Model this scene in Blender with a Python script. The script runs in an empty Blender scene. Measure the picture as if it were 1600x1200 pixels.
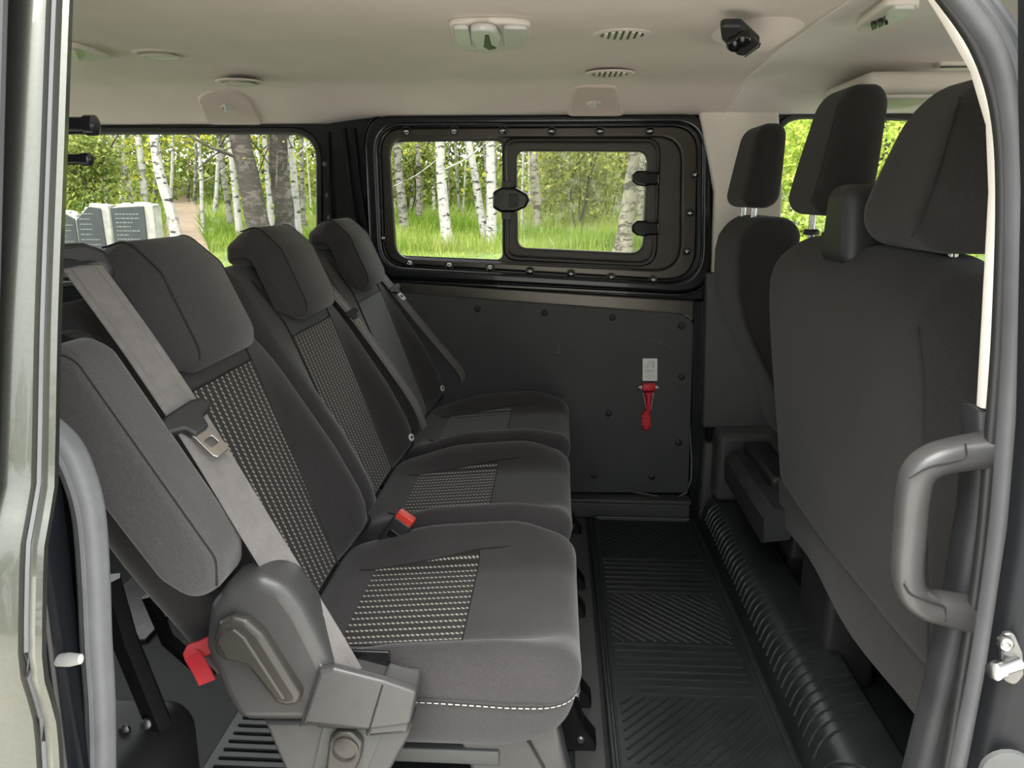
import bpy, math, random
import numpy as np
from mathutils import Vector
random.seed(3); RNG = np.random.default_rng(5)
SC = bpy.context.scene; COL = SC.collection
PI = math.pi

# ------------------------------------------------------------------ camera, sky, exposure
F = 1200.0; ZC = 1.0
PITCH = math.atan(295/1200.0); YAW = math.atan(72/1200.0*math.cos(PITCH))
cd = bpy.data.cameras.new('camera'); cam = bpy.data.objects.new('camera', cd); COL.objects.link(cam)
cd.sensor_width = 36; cd.lens = F/1600*36; cd.clip_start = .02; cd.clip_end = 300
cam.location = (0, 0, ZC); cam.rotation_euler = (PI/2-PITCH, 0, YAW)
SC.camera = cam
SC.view_settings.view_transform = 'Standard'; SC.view_settings.look = 'None'
SC.view_settings.gamma = 1; SC.view_settings.use_curve_mapping = False
SC.view_settings.exposure = 1.6
w = bpy.data.worlds.new('sky'); SC.world = w; w.use_nodes = True
bg = w.node_tree.nodes['Background']; bg.inputs[0].default_value = (.93, .97, 1.0, 1); bg.inputs[1].default_value = 1.5
sl = bpy.data.lights.new('sun', 'SUN'); sl.energy = 3.2; sl.angle = math.radians(50); sl.color = (1, .96, .88)
so = bpy.data.objects.new('sun', sl); COL.objects.link(so); so.rotation_euler = (math.radians(24), math.radians(-12), 0)

# ------------------------------------------------------------------ measuring: picture point -> place on a plane of the van
_fw = np.array([-math.sin(YAW)*math.cos(PITCH), math.cos(YAW)*math.cos(PITCH), -math.sin(PITCH)])
_rt = np.array([math.cos(YAW), math.sin(YAW), 0]); _up = np.cross(_rt, _fw)
def ray(px, py): return _fw+_rt*(px-800)/F-_up*(py-600)/F
def PY(px, py, Y):
    d = ray(px, py); return np.array([0, 0, ZC])+d*(Y/d[1])
def PZ(px, py, Z):
    d = ray(px, py); return np.array([0, 0, ZC])+d*((Z-ZC)/d[2])
def PX(px, py, X):
    d = ray(px, py); return np.array([0, 0, ZC])+d*(X/d[0])
def W2(pts, Y): return [tuple(PY(x, y, Y)[[0, 2]]) for x, y in pts]
def smooth(x, a, b):
    t = np.clip((np.asarray(x, float)-a)/(b-a), 0, 1); return t*t*(3-2*t)

# ------------------------------------------------------------------ materials
class NT:
    def __init__(s, name):
        s.m = bpy.data.materials.new(name); s.m.use_nodes = True; s.t = s.m.node_tree
        s.b = s.t.nodes['Principled BSDF']; s.out = s.t.nodes['Material Output']
    def n(s, typ, **kw):
        o = s.t.nodes.new(typ)
        for k, v in kw.items():
            if k.startswith('i_'): o.inputs[int(k[2:]) if k[2:].isdigit() else k[2:]].default_value = v
            else: setattr(o, k, v)
        return o
    def l(s, a, b): s.t.links.new(a, b)
    def math(s, op, a, b=None, c=None):
        o = s.n('ShaderNodeMath', operation=op)
        for i, v in enumerate((a, b, c)):
            if v is None: continue
            if isinstance(v, (int, float)): o.inputs[i].default_value = v
            else: s.l(v, o.inputs[i])
        return o.outputs[0]
    def mix(s, f, a, b):
        o = s.n('ShaderNodeMix', data_type='RGBA')
        for sock, v in ((o.inputs[0], f), (o.inputs[6], a), (o.inputs[7], b)):
            if isinstance(v, (int, float)): sock.default_value = v
            elif isinstance(v, tuple): sock.default_value = (*v[:3], 1)
            else: s.l(v, sock)
        return o.outputs[2]
    def coord(s, which='Object', scale=None):
        c = s.n('ShaderNodeTexCoord').outputs[which]
        if scale is None: return c
        mp = s.n('ShaderNodeMapping'); mp.inputs['Scale'].default_value = scale; s.l(c, mp.inputs[0]); return mp.outputs[0]
    def noise(s, vec, scale, detail=3, rough=.5):
        o = s.n('ShaderNodeTexNoise', i_Scale=scale, i_Detail=detail, i_Roughness=rough); s.l(vec, o.inputs['Vector']); return o.outputs['Fac']
    def ramp(s, f, lo, hi):
        o = s.n('ShaderNodeMapRange', clamp=True); s.l(f, o.inputs[0]); o.inputs[1].default_value = lo; o.inputs[2].default_value = hi; return o.outputs[0]
    def bump(s, h, strength=.3, dist=.001):
        o = s.n('ShaderNodeBump'); o.inputs['Strength'].default_value = strength; o.inputs['Distance'].default_value = dist
        s.l(h, o.inputs['Height']); s.l(o.outputs[0], s.b.inputs['Normal'])
    def set(s, **kw):
        for k, v in kw.items():
            sock = s.b.inputs[k.replace('_', ' ')]
            if hasattr(v, 'links') or isinstance(v, bpy.types.NodeSocket): s.l(v, sock)
            elif isinstance(v, tuple): sock.default_value = (*v, 1)
            else: sock.default_value = v
        return s
def simple(name, col, rough=.5, metal=0., var=.12, nscale=14, bump=0., coat=0., bscale=400, spec=.5):
    t = NT(name); c = t.coord()
    f = t.noise(c, nscale, 4, .6)
    dk = tuple(max(0, x*(1-var)) for x in col); lt = tuple(min(1, x*(1+var)) for x in col)
    t.set(Base_Color=t.mix(t.ramp(f, .3, .7), dk, lt), Roughness=rough, Metallic=metal, Coat_Weight=coat, Specular_IOR_Level=spec)
    if bump: t.bump(t.noise(c, bscale, 2), bump)
    return t.m
def fabric(name, col, sheen=.25, var=.16):
    t = NT(name); c = t.coord()
    wv = t.n('ShaderNodeTexWave', wave_type='BANDS', bands_direction='DIAGONAL', i_Scale=170.0, i_Distortion=.6); t.l(c, wv.inputs[0])
    f = t.noise(c, 5, 4, .6); g = t.noise(c, 420, 2)
    dk = tuple(x*(1-var) for x in col); lt = tuple(x*(1+var) for x in col)
    base = t.mix(t.ramp(f, .3, .7), dk, lt)
    base = t.mix(t.math('MULTIPLY', t.ramp(g, .45, .75), .35), base, tuple(x*1.9 for x in col))
    t.set(Base_Color=base, Roughness=.95, Sheen_Weight=sheen, Sheen_Roughness=.5, Specular_IOR_Level=.15)
    t.bump(t.math('ADD', wv.outputs['Fac'], g), .25, .0008)
    return t.m
def insert_fabric(name, base, dash, amount=1.0):
    # woven rows of pale dashes; UV in metres: u across the seat, v along it
    t = NT(name); uv = t.coord('UV'); sp = t.n('ShaderNodeSeparateXYZ'); t.l(uv, sp.inputs[0])
    u, v = sp.outputs[0], sp.outputs[1]
    P = .0172
    fr = t.math('FRACT', t.math('DIVIDE', u, P))
    a = t.math('ABSOLUTE', t.math('SUBTRACT', fr, .5))
    row = t.math('LESS_THAN', a, .135)
    side = t.math('MULTIPLY', t.math('GREATER_THAN', fr, .5), .3)
    dsh = t.math('LESS_THAN', t.math('FRACT', t.math('ADD', t.math('DIVIDE', v, .0072), side)), .52)
    m = t.math('MULTIPLY', row, dsh)
    edge = t.math('LESS_THAN', t.math('ABSOLUTE', t.math('SUBTRACT', a, .42)), .05)
    b2 = t.mix(t.math('MULTIPLY', edge, .5), base, tuple(x*.45 for x in base))
    t.set(Base_Color=t.mix(t.math('MULTIPLY', m, amount), b2, dash), Roughness=.9, Sheen_Weight=.15, Specular_IOR_Level=.2)
    t.bump(m, .6, .0008)
    return t.m
def glass(name, tint=(1, 1, 1), gloss=.055, haze=0.):
    t = NT(name); t.t.nodes.remove(t.b)
    tr = t.n('ShaderNodeBsdfTransparent'); tr.inputs[0].default_value = (*tint, 1)
    gl = t.n('ShaderNodeBsdfGlossy'); gl.inputs['Roughness'].default_value = .02
    mx = t.n('ShaderNodeMixShader'); fr = t.n('ShaderNodeFresnel', i_IOR=1.4)
    f = t.math('MULTIPLY', fr.outputs[0], gloss*11)
    t.l(t.math('MINIMUM', f, 1.0), mx.inputs[0]); t.l(tr.outputs[0], mx.inputs[1]); t.l(gl.outputs[0], mx.inputs[2])
    last = mx.outputs[0]
    if haze:
        df = t.n('ShaderNodeBsdfTranslucent'); df.inputs[0].default_value = (.9, .85, .75, 1)
        m2 = t.n('ShaderNodeMixShader'); m2.inputs[0].default_value = haze
        t.l(last, m2.inputs[1]); t.l(df.outputs[0], m2.inputs[2]); last = m2.outputs[0]
    t.l(last, t.out.inputs[0]); return t.m
def leafmat(name, cols, trans=.45):
    t = NT(name); t.t.nodes.remove(t.b)
    at = t.n('ShaderNodeAttribute', attribute_name='rnd')
    rp = t.n('ShaderNodeValToRGB'); e = rp.color_ramp.elements
    while len(e) < len(cols): e.new(.5)
    for i, c in enumerate(cols): e[i].position = i/(len(cols)-1); e[i].color = (*c, 1)
    t.l(at.outputs['Fac'], rp.inputs[0])
    d = t.n('ShaderNodeBsdfDiffuse'); r = t.n('ShaderNodeBsdfTranslucent')
    t.l(rp.outputs[0], d.inputs[0]); t.l(rp.outputs[0], r.inputs[0])
    mx = t.n('ShaderNodeMixShader'); mx.inputs[0].default_value = trans
    t.l(d.outputs[0], mx.inputs[1]); t.l(r.outputs[0], mx.inputs[2]); t.l(mx.outputs[0], t.out.inputs[0])
    return t.m
def birch(name, white=(.36, .35, .32), dark=(.02, .018, .015), amt=.0):
    t = NT(name); c = t.coord()
    f1 = t.noise(t.coord('Object', (3.5, 3.5, 11)), 1.0, 4, .7)
    f2 = t.noise(t.coord('Object', (2.2, 2.2, 3.5)), 1.0, 5, .7)
    k = t.math('MAXIMUM', t.ramp(f1, .555-amt, .61-amt), t.ramp(f2, .56-amt, .66-amt))
    base = t.mix(t.noise(c, 9, 3), tuple(x*.75 for x in white), white)
    t.set(Base_Color=t.mix(k, base, dark), Roughness=.85)
    return t.m
M = {}
M['paint_dark'] = simple('black_blue_paint', (.009, .011, .014), .26, 0, .2, 6, coat=.2, spec=.4)
M['paint_grey'] = simple('grey_metallic_paint', (.092, .095, .082), .32, .8, .06, 300, coat=.6)
M['bare_frame'] = simple('satin_metal_flange', (.085, .077, .070), .30, .7, .05, 20)
M['chrome'] = simple('bright_steel', (.42, .42, .41), .25, 1, .08)
M['zinc'] = simple('dull_zinc', (.17, .17, .167), .42, .9, .15, 60)
M['fabric'] = fabric('charcoal_seat_fabric', (.036, .0333, .0342), .2)
M['fabric_lit'] = fabric('door_lit_armrest_fabric', (.066, .063, .063), .25)  # armrest fabric lightened to paint in the light from the door
M['fabric_dark'] = fabric('dark_seat_fabric', (.023, .0212, .0200), .1)
M['carpet'] = fabric('grey_flap_carpet', (.030, .027, .025), .1, .3)
M['insert'] = insert_fabric('dash_striped_fabric', (.026, .024, .022), (.42, .395, .355))
M['insert_window_lit'] = insert_fabric('window_lit_striped_fabric', (.060, .064, .062), (.26, .275, .27))  # same insert weave, greyed to carry light from the window in its colour
M['thread'] = simple('pale_thread', (.30, .29, .28), .8)
M['seam'] = simple('dark_seam', (.014, .013, .013), .9)
M['plastic'] = simple('black_plastic', (.018, .018, .019), .5, 0, .1, 30, .15)
M['plastic_gloss'] = simple('gloss_black_plastic', (.008, .008, .009), .2, 0, .1, 30)
M['plastic_grey'] = simple('grey_plastic', (.052, .0512, .0515), .36, 0, .07, 40, .12, bscale=900)
M['plastic_lever'] = simple('brown_grey_plastic', (.038, .0345, .031), .34, 0, .1, 30, .1)
M['frame_brown'] = simple('window_plastic', (.046, .040, .036), .48, 0, .1, 25, .1)
M['rubber'] = simple('rubber_mat', (.016, .0195, .020), .32, 0, .3, 9, .1)
M['rubber_floor'] = simple('floor_vinyl', (.015, .018, .0185), .5, 0, .3, 5, .2)
M['seal'] = simple('grey_rubber_seal', (.075, .077, .082), .5, 0, .15, 16)
M['seal_lit'] = simple('lit_rubber_seal', (.17, .175, .185), .55, 0, .15, 16)  # rear seal lightened as if daylit; the tone also draws the board scratches
M['pillar_plastic'] = simple('scuffed_pillar_plastic', (.024, .025, .028), .6, 0, .35, 12, .15)
M['jamb'] = simple('black_jamb_paint', (.007, .008, .010), .55, 0, .3, 8, spec=.25)
M['red_strap'] = simple('red_webbing', (.36, .010, .02), .6, 0, .08)
M['board'] = simple('grey_hardboard', (.044, .0465, .048), .55, 0, .12, 7, .15)
M['liner'] = simple('beige_headliner', (.80, .715, .655), .95, 0, .04, 8, .2, bscale=700)
M['liner_front'] = simple('pale_headliner', (.82, .765, .715), .95, 0, .03, 8, .2, bscale=700)
M['liner_pocket'] = simple('darker_pocket_liner', (.66, .57, .515), .9, 0, .04, 8)  # moulded pocket, coloured darker and pinker than the headliner around it
M['trim_beige'] = simple('beige_trim_plastic', (.70, .655, .59), .6, 0, .04, 8)
M['trim_grey'] = simple('graphite_trim_plastic', (.060, .062, .061), .5, 0, .1, 10, .1)
M['belt'] = simple('belt_webbing', (.155, .143, .138), .7, 0, .12, 60, .3, bscale=900)
M['belt_dark'] = simple('dark_belt_webbing', (.05, .048, .047), .7, 0, .12, 60, .3, bscale=900)
M['red'] = simple('red_plastic', (.60, .010, .022), .35, 0, .08)
M['red_button'] = simple('orange_red_plastic', (.60, .045, .03), .4, 0, .06)
M['paper'] = simple('white_card', (.88, .88, .87), .6, 0, .02)
M['ink'] = simple('grey_ink', (.30, .32, .33), .7)
M['lens'] = simple('frosted_lens', (.62, .62, .60), .42, 0, .04, 20)
M['glass'] = glass('window_glass'); M['glass_haze'] = glass('hazy_window_glass', (.97, .96, .92), 0.05, .02)
M['glass_dark'] = simple('privacy_glass', (.02, .03, .03), .04, 0, .1, 5, spec=1.0)
M['steel_dark'] = simple('black_steel', (.010, .010, .011), .35, .3, .2, 20)
M['white'] = simple('white_plastic', (.75, .75, .73), .4)
M['grass_ground'] = simple('lawn_soil', (.075, .13, .025), .95, 0, .4, 1.2)
M['gravel'] = simple('bounce_gravel', (.58, .545, .49), .95, 0, .25, 30, .4, bscale=60)  # unseen ground, made pale to bounce light up to the headliner
M['path'] = simple('earth_path', (.155, .118, .078), .95, 0, .2, 3)
M['birch'] = birch('birch_bark'); M['birch_grey'] = birch('grey_birch_bark', (.19, .18, .145), (.03, .025, .02), .04)
M['bark'] = birch('willow_bark', (.085, .070, .054), (.025, .02, .015), .10)
M['leaf'] = leafmat('birch_leaves', [(.09, .14, .022), (.19, .25, .034), (.34, .34, .045), (.48, .41, .05)])
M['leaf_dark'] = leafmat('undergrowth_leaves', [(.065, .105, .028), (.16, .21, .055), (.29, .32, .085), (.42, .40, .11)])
M['leaf_overexposed'] = leafmat('overexposed_leaves', [(.20, .30, .05), (.34, .44, .08), (.46, .52, .12), (.58, .58, .18)], .5)  # leaf greens raised so the colour itself carries the overexposed look
M['grass'] = leafmat('grass_blades', [(.09, .16, .022), (.18, .275, .04), (.28, .35, .075), (.37, .37, .15)], .4)
M['stone'] = simple('pale_stone', (.26, .25, .22), .9, 0, .25, 8, .5, bscale=30)
M['slate'] = simple('slate_plaque', (.026, .031, .031), .8, 0, .2, 6)
M['slate_ink'] = simple('engraving', (.13, .14, .14), .7)

# ------------------------------------------------------------------ mesh tools
def rrect(w, h, r, n=4):
    r = min(r, w/2-1e-5, h/2-1e-5); out = []
    for cx, cy, a0 in ((w/2-r, h/2-r, 0), (-w/2+r, h/2-r, PI/2), (-w/2+r, -h/2+r, PI), (w/2-r, -h/2+r, 1.5*PI)):
        for i in range(n+1):
            a = a0+PI/2*i/n; out.append((cx+r*math.cos(a), cy+r*math.sin(a)))
    return out
def rpoly(pts, r, n=5):
    out = []; N = len(pts); P = [np.array(p, float) for p in pts]
    rr = r if isinstance(r, (list, tuple)) else [r]*N
    for i in range(N):
        a, b, c = P[i-1], P[i], P[(i+1) % N]; u = a-b; v = c-b; lu = np.linalg.norm(u); lv = np.linalg.norm(v); u /= lu; v /= lv
        ang = math.acos(np.clip(u@v, -1, 1)); d = min(rr[i]/max(math.tan(ang/2), 1e-3), lu*.48, lv*.48)
        if d < 1e-5: out.append(tuple(b)); continue
        p0, p2 = b+u*d, b+v*d
        for k in range(n+1):
            t = k/n; out.append(tuple((1-t)**2*p0+2*t*(1-t)*b+t*t*p2))
    return out
def spline(pts, n=8):
    P = np.array(pts, float); out = []
    for i in range(len(P)-1):
        p0 = P[max(i-1, 0)]; p1 = P[i]; p2 = P[i+1]; p3 = P[min(i+2, len(P)-1)]
        for k in range(n):
            t = k/n; out.append(.5*((2*p1)+(-p0+p2)*t+(2*p0-5*p1+4*p2-p3)*t*t+(-p0+3*p1-3*p2+p3)*t**3))
    out.append(P[-1]); return np.array(out)

class MB:
    def __init__(s): s.v = []; s.f = []; s.mi = []; s.uv = []; s.n = 0; s.fr = []
    def add(s, v, f, mi=0, uv=None):
        v = np.asarray(v, float).reshape(-1, 3)
        s.fr.append((len(s.f), len(s.f)+len(f))); s.v.append(v); s.f += [tuple(int(i)+s.n for i in q) for q in f]; s.mi += [mi]*len(f)
        s.uv.append(np.zeros((len(v), 2)) if uv is None else np.asarray(uv, float)); s.n += len(v); return s
    def box(s, lo, hi, r=.0, seg=2, mi=0, fn=None):
        lo = np.array(lo, float); hi = np.array(hi, float); sz = hi-lo
        v, f, o = rboxgeo(sz, r, seg)
        v = v+(lo+hi)/2
        if fn: v = fn(v)
        return s.add(v, f, mi)
    def sweep(s, path, sec, up=(0, 0, 1), scale=None, mi=0, cap=True, closed=False, uvs=False):
        P = np.array(path, float); N = len(P); K = len(sec); up = np.array(up, float)
        V = []; UV = []; L = 0
        for i in range(N):
            t = (P[(i+1) % N]-P[i-1]) if closed else (P[min(i+1, N-1)]-P[max(i-1, 0)])
            t = t/(np.linalg.norm(t)+1e-12)
            sd = np.cross(up, t)
            if np.linalg.norm(sd) < 1e-4: sd = np.cross((1, .01, 0), t)
            sd /= np.linalg.norm(sd); nn = np.cross(t, sd)
            k = 1 if scale is None else scale[i]
            kx, ky = (k, k) if np.isscalar(k) else k
            if i: L += np.linalg.norm(P[i]-P[i-1])
            for a, b in sec: V.append(P[i]+sd*a*kx+nn*b*ky); UV.append((a, L))
        fs = []
        for i in range(N if closed else N-1):
            j = (i+1) % N
            for k in range(K):
                q = (k+1) % K; fs.append((i*K+k, i*K+q, j*K+q, j*K+k))
        if cap and not closed: fs += [tuple(range(K))[::-1], tuple(range((N-1)*K, N*K))]
        return s.add(V, fs, mi, UV)
    def tube(s, path, r, n=8, mi=0, closed=False, up=(0.013, .02, 1), scale=None):
        sec = [(r*math.cos(2*PI*i/n), r*math.sin(2*PI*i/n)) for i in range(n)]
        return s.sweep(path, sec, up, scale, mi, True, closed)
    def lathe(s, prof, c, axis=(0, 0, 1), n=16, mi=0, squash=1.):
        ax = np.array(axis, float); ax /= np.linalg.norm(ax)
        a = np.cross(ax, (0, 0, 1) if abs(ax[2]) < .9 else (1, 0, 0)); a /= np.linalg.norm(a); b = np.cross(ax, a)
        V = []; c = np.array(c, float)
        for r, h in prof:
            for i in range(n):
                t = 2*PI*i/n; V.append(c+ax*h+a*r*math.cos(t)+b*r*squash*math.sin(t))
        fs = []
        for i in range(len(prof)-1):
            for k in range(n):
                q = (k+1) % n; fs.append((i*n+k, i*n+q, (i+1)*n+q, (i+1)*n+k))
        fs += [tuple(range(n))[::-1], tuple(range((len(prof)-1)*n, len(prof)*n))]
        return s.add(V, fs, mi)
    def grid(s, fn, us, vs, mi=0, uv=True):
        V = []; UV = []
        for u in us:
            for v in vs: V.append(fn(u, v)); UV.append((u, v))
        n = len(vs); fs = [(i*n+j, (i+1)*n+j, (i+1)*n+j+1, i*n+j+1) for i in range(len(us)-1) for j in range(n-1)]
        return s.add(V, fs, mi, UV)
    def plate(s, outline, holes, place, t, bevel=.0, mi=0, res=2):
        # a flat sheet with holes; place(x, y, z) takes sheet coordinates (z towards the viewer) to the van
        cu = bpy.data.curves.new('tmp', 'CURVE'); cu.dimensions = '2D'; cu.fill_mode = 'BOTH'
        cu.extrude = max(t/2-bevel, 1e-5); cu.bevel_depth = bevel; cu.bevel_resolution = res; cu.offset = -bevel
        for loop in [outline]+list(holes):
            sp = cu.splines.new('POLY'); sp.points.add(len(loop)-1); sp.use_cyclic_u = True
            for p, q in zip(sp.points, loop): p.co = (q[0], q[1], 0, 1)
        o = bpy.data.objects.new('tmp', cu); me = bpy.data.meshes.new_from_object(o)
        V = [place(*p.co) for p in me.vertices]; fs = [tuple(p.vertices) for p in me.polygons]
        bpy.data.objects.remove(o); bpy.data.curves.remove(cu); bpy.data.meshes.remove(me)
        return s.add(V, fs, mi)
    def each(s, name, mats, parent=None, **kw):      # one object per added shape
        out = []; nf = 0; nv = 0
        for V, UV, (a, b) in zip(s.v, s.uv, s.fr):
            m = MB(); m.add(V, [tuple(i-nv for i in q) for q in s.f[a:b]], 0, UV); out.append(m.build(name, mats, parent, **kw)); nv += len(V)
        return out
    def build(s, name, mats, parent=None, flat=False, own=True, angle=40, rnd=None):
        V = np.concatenate(s.v)
        base = np.zeros(3)
        p = parent
        while p is not None: base += np.array(p.location); p = p.parent
        loc = np.zeros(3)
        if own:
            lo, hi = V.min(0), V.max(0); loc = np.array([(lo[0]+hi[0])/2, (lo[1]+hi[1])/2, lo[2]])-base
        me = bpy.data.meshes.new(name); me.from_pydata((V-base-loc).tolist(), [], s.f)
        for m in (mats if isinstance(mats, (list, tuple)) else [mats]): me.materials.append(m)
        if any(s.mi): me.polygons.foreach_set('material_index', s.mi)
        UV = np.concatenate(s.uv)
        if UV.any():
            lay = me.uv_layers.new(name='UVMap'); idx = np.zeros(len(me.loops), int); me.loops.foreach_get('vertex_index', idx)
            lay.data.foreach_set('uv', UV[idx].ravel())
        if rnd is not None:
            a = me.attributes.new('rnd', 'FLOAT', 'POINT'); a.data.foreach_set('value', rnd)
        me.update(); me.validate()
        if not flat:
            me.polygons.foreach_set('use_smooth', [True]*len(me.polygons))
            try: me.set_sharp_from_angle(angle=math.radians(angle))
            except Exception: pass
        o = bpy.data.objects.new(name, me); COL.objects.link(o); o.location = loc
        if parent is not None: o.parent = parent
        return o
def rboxgeo(sz, r, seg=2, sub=None):
    h = np.array(sz, float)/2; r = min(r, h.min()-1e-6)
    ax = []
    for k in range(3):
        n = sub[k] if sub else 1
        if r > 0:
            off = [r*math.tan(PI/4*i/seg) for i in range(seg+1)]
            inn = h[k]-r
            c = [-inn-o for o in off[::-1]]+[-inn+2*inn*i/n for i in range(1, n)]+[inn+o for o in off]
        else: c = [-h[k]+2*h[k]*i/n for i in range(n+1)]
        ax.append(c)
    vid = {}; V = []; fs = []
    def vert(p):
        key = tuple(round(x, 7) for x in p)
        if key not in vid: vid[key] = len(V); V.append(p)
        return vid[key]
    for k in range(3):
        a, b = (k+1) % 3, (k+2) % 3
        for sgn in (-1, 1):
            for i in range(len(ax[a])-1):
                for j in range(len(ax[b])-1):
                    q = []
                    for da, db in ((0, 0), (1, 0), (1, 1), (0, 1)):
                        p = [0, 0, 0]; p[k] = sgn*h[k]; p[a] = ax[a][i+da]; p[b] = ax[b][j+db]; q.append(vert(tuple(p)))
                    fs.append(tuple(q) if sgn > 0 else tuple(q[::-1]))
    V = np.array(V); o = V.copy()
    if r > 0:
        inn = h-r; q = np.clip(V, -inn, inn); d = V-q; L = np.linalg.norm(d, axis=1, keepdims=True); V = q+r*d/np.maximum(L, 1e-9)
    return V, fs, o
def softbox(sz, r, sub, fn, seg=3):
    v, f, o = rboxgeo(sz, r, seg, sub); mb = MB(); mb.add(fn(v), f); return mb
def wallplace(Y): return lambda x, y, z: (x, Y-z, y)
def floorplace(Z): return lambda x, y, z: (x, y, Z+z)
def ceilplace(Z): return lambda x, y, z: (x, y, Z-z)
def empty(name, loc, label, cat, group=None, kind=None):
    o = bpy.data.objects.new(name, None); COL.objects.link(o); o.location = loc; o.empty_display_size = .05
    return tag(o, label, cat, group, kind)
def tag(o, label=None, cat=None, group=None, kind=None):
    if label: o['label'] = label
    if cat: o['category'] = cat
    if group: o['group'] = group
    if kind: o['kind'] = kind
    return o
def copy_tree(o, off=(0, 0, 0), parent=None):
    c = o.copy(); COL.objects.link(c)
    if parent is not None: c.parent = parent
    else: c.location = Vector(o.location)+Vector(off)
    for ch in list(o.children): copy_tree(ch, parent=c)
    return c

YW_ = 2.32     # inner face of the far side wall
#@@SHELL
# ================================================================== VAN SHELL
mb = MB()
mb.box((-2.5, .62, -.06), (.56, 2.40, 0)); mb.box((.56, .62, -.06), (2.1, 2.40, .012))
floor = tag(mb.build('floor', M['rubber_floor']), 'dark grey vinyl floor of the van', 'floor', kind='structure')
# raised step across the van ahead of the mat, with moulded ribs over its rounded edge
stp = [(.452, 0), (.458, .05), (.470, .082), (.492, .098), (.515, .104), (.575, .104), (.585, .098), (.59, .0)]
mb = MB(); ys = np.linspace(.78, 2.24, 40); mb.sweep([(0, y, 0) for y in ys], [(-x, z) for x, z in stp], up=(0, 0, 1))
step = mb.build('step', M['rubber'], floor, angle=60)
def rib_path(y, sk=.0):
    return [(x-.002 if x < .5 else x, y+sk*(x-.45), z+.002) for x, z in stp[1:6]]
mb = MB()
for i, y in enumerate(np.arange(.86, 2.2, .028)):
    mb.tube(spline(rib_path(y, -.9 if y < 1.15 else .25)[:(3 if y > 1.48 else 5)], 4)-np.array([0, 0, .0026]), .0030, 5, up=(0, 1, 0))
tag(mb.build('step_ribbing', M['rubber'], floor), kind='stuff')
mb = MB(); mb.box((.606, .9, .0), (.626, 2.2, .026), .003); mb.build('floor_rail', M['trim_grey'], floor)
mb = MB(); mb.box((.045, .80, 0), (.10, 2.28, .004), .001); mb.each('floor_edging', M['trim_grey'], floor)
# sill strip at the foot of the far wall
mb = MB(); mb.box((-.6, 2.285, 0), (.43, 2.33, .055), .008)
mb.box((-.6, 2.275, .055), (.43, 2.33, .068), .004)
mb.build('baseboard_left', M['trim_grey']); tag(bpy.data.objects['baseboard_left'], 'dark sill strip along the foot of the far wall', 'sill', kind='structure')

# far side wall: sheet with three window openings
slide_open = rpoly(W2([(592, 200), (1092, 196), (1088, 440), (600, 412)], YW_), [.07, .08, .09, .07], 8)
quarter_open = rpoly([(-2.05, 1.192), *W2([(496, 203)], YW_), *W2([(497, 425)], YW_), (-2.05, .70)], .085, 8)
front_open = rpoly([*W2([(1213, 178)], YW_), (1.62, 1.20), (1.72, .74), *W2([(1213, 405)], YW_)], .08, 8)
outer = [(-2.5, -.06), (2.1, -.06), (2.1, 1.42), (-2.5, 1.42)]
mb = MB(); mb.plate(outer, [slide_open, quarter_open, front_open], wallplace(YW_+.045), .05, .004)
wall_left = tag(mb.build('wall_left', M['paint_dark']), 'far black painted inner side wall of the van', 'wall', kind='structure')
def ring(mb, pts, r, w, up=(0, 1, 0), n=8):
    mb.tube([(x, y, z) for x, y, z in pts], r, n, closed=True, up=up)
# pressed beads round the sliding window
def loop3(o, Y): return [(x, Y, z) for x, z in o]
bead_out = rpoly(W2([(568, 180), (1110, 178), (1112, 460), (580, 432)], YW_), [.09, .09, .10, .08], 9)
bead_in = rpoly(W2([(588, 196), (1096, 192), (1094, 444), (598, 416)], YW_), [.08, .085, .095, .075], 9)
mb = MB(); mb.plate(bead_out, [bead_in], wallplace(YW_+.008), .04, .010, res=4); mb.build('window_surround', M['paint_dark'], wall_left, angle=60)
mb = MB(); mb.tube(loop3(rpoly(W2([(563, 175), (1114, 174), (1117, 465), (576, 437)], YW_), [.1, .1, .11, .09], 9), YW_+.016), .006, 6, closed=True, up=(0, 1, 0))
mb.build('pressed_bead', M['paint_dark'], wall_left)
# belt ledge under the window, sloping like the waistline, and the pressed post edges
mb = MB(); mb.plate(rpoly(W2([(560, 437), (1096, 470), (1106, 505), (610, 462)], YW_), .012), [], wallplace(YW_+.012), .022, .006, res=3); mb.build('belt_ledge', M['bare_frame'], wall_left)
mb = MB()
mb.plate(rpoly(W2([(1083, 470), (1113, 468), (1100, 800), (1076, 800)], YW_), .006), [], wallplace(YW_+.010), .026, .006)
mb.build('front_post', M['paint_dark'], wall_left)
mb = MB()
for a, b in (((537, 200), (575, 440)), ((552, 200), (588, 432)), ((512, 205), (527, 420))):
    pth = spline([PY(*a, YW_+.012), PY((a[0]+b[0])/2-4, (a[1]+b[1])/2, YW_+.004), PY(*b, YW_+.012)], 6); mb.tube(pth, .0055, 6, up=(0, 1, 0))
mb.each('pillar_pressing', M['paint_dark'], wall_left)
mb = MB()
mb.tube(loop3(quarter_open, YW_+.022), .012, 6, closed=True, up=(0, 1, 0)); mb.build('quarter_seal', M['plastic'], wall_left)
mb = MB(); mb.tube(loop3(front_open, YW_+.018), .011, 6, closed=True, up=(0, 1, 0)); mb.build('door_glass_seal', M['plastic'], wall_left)
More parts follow.
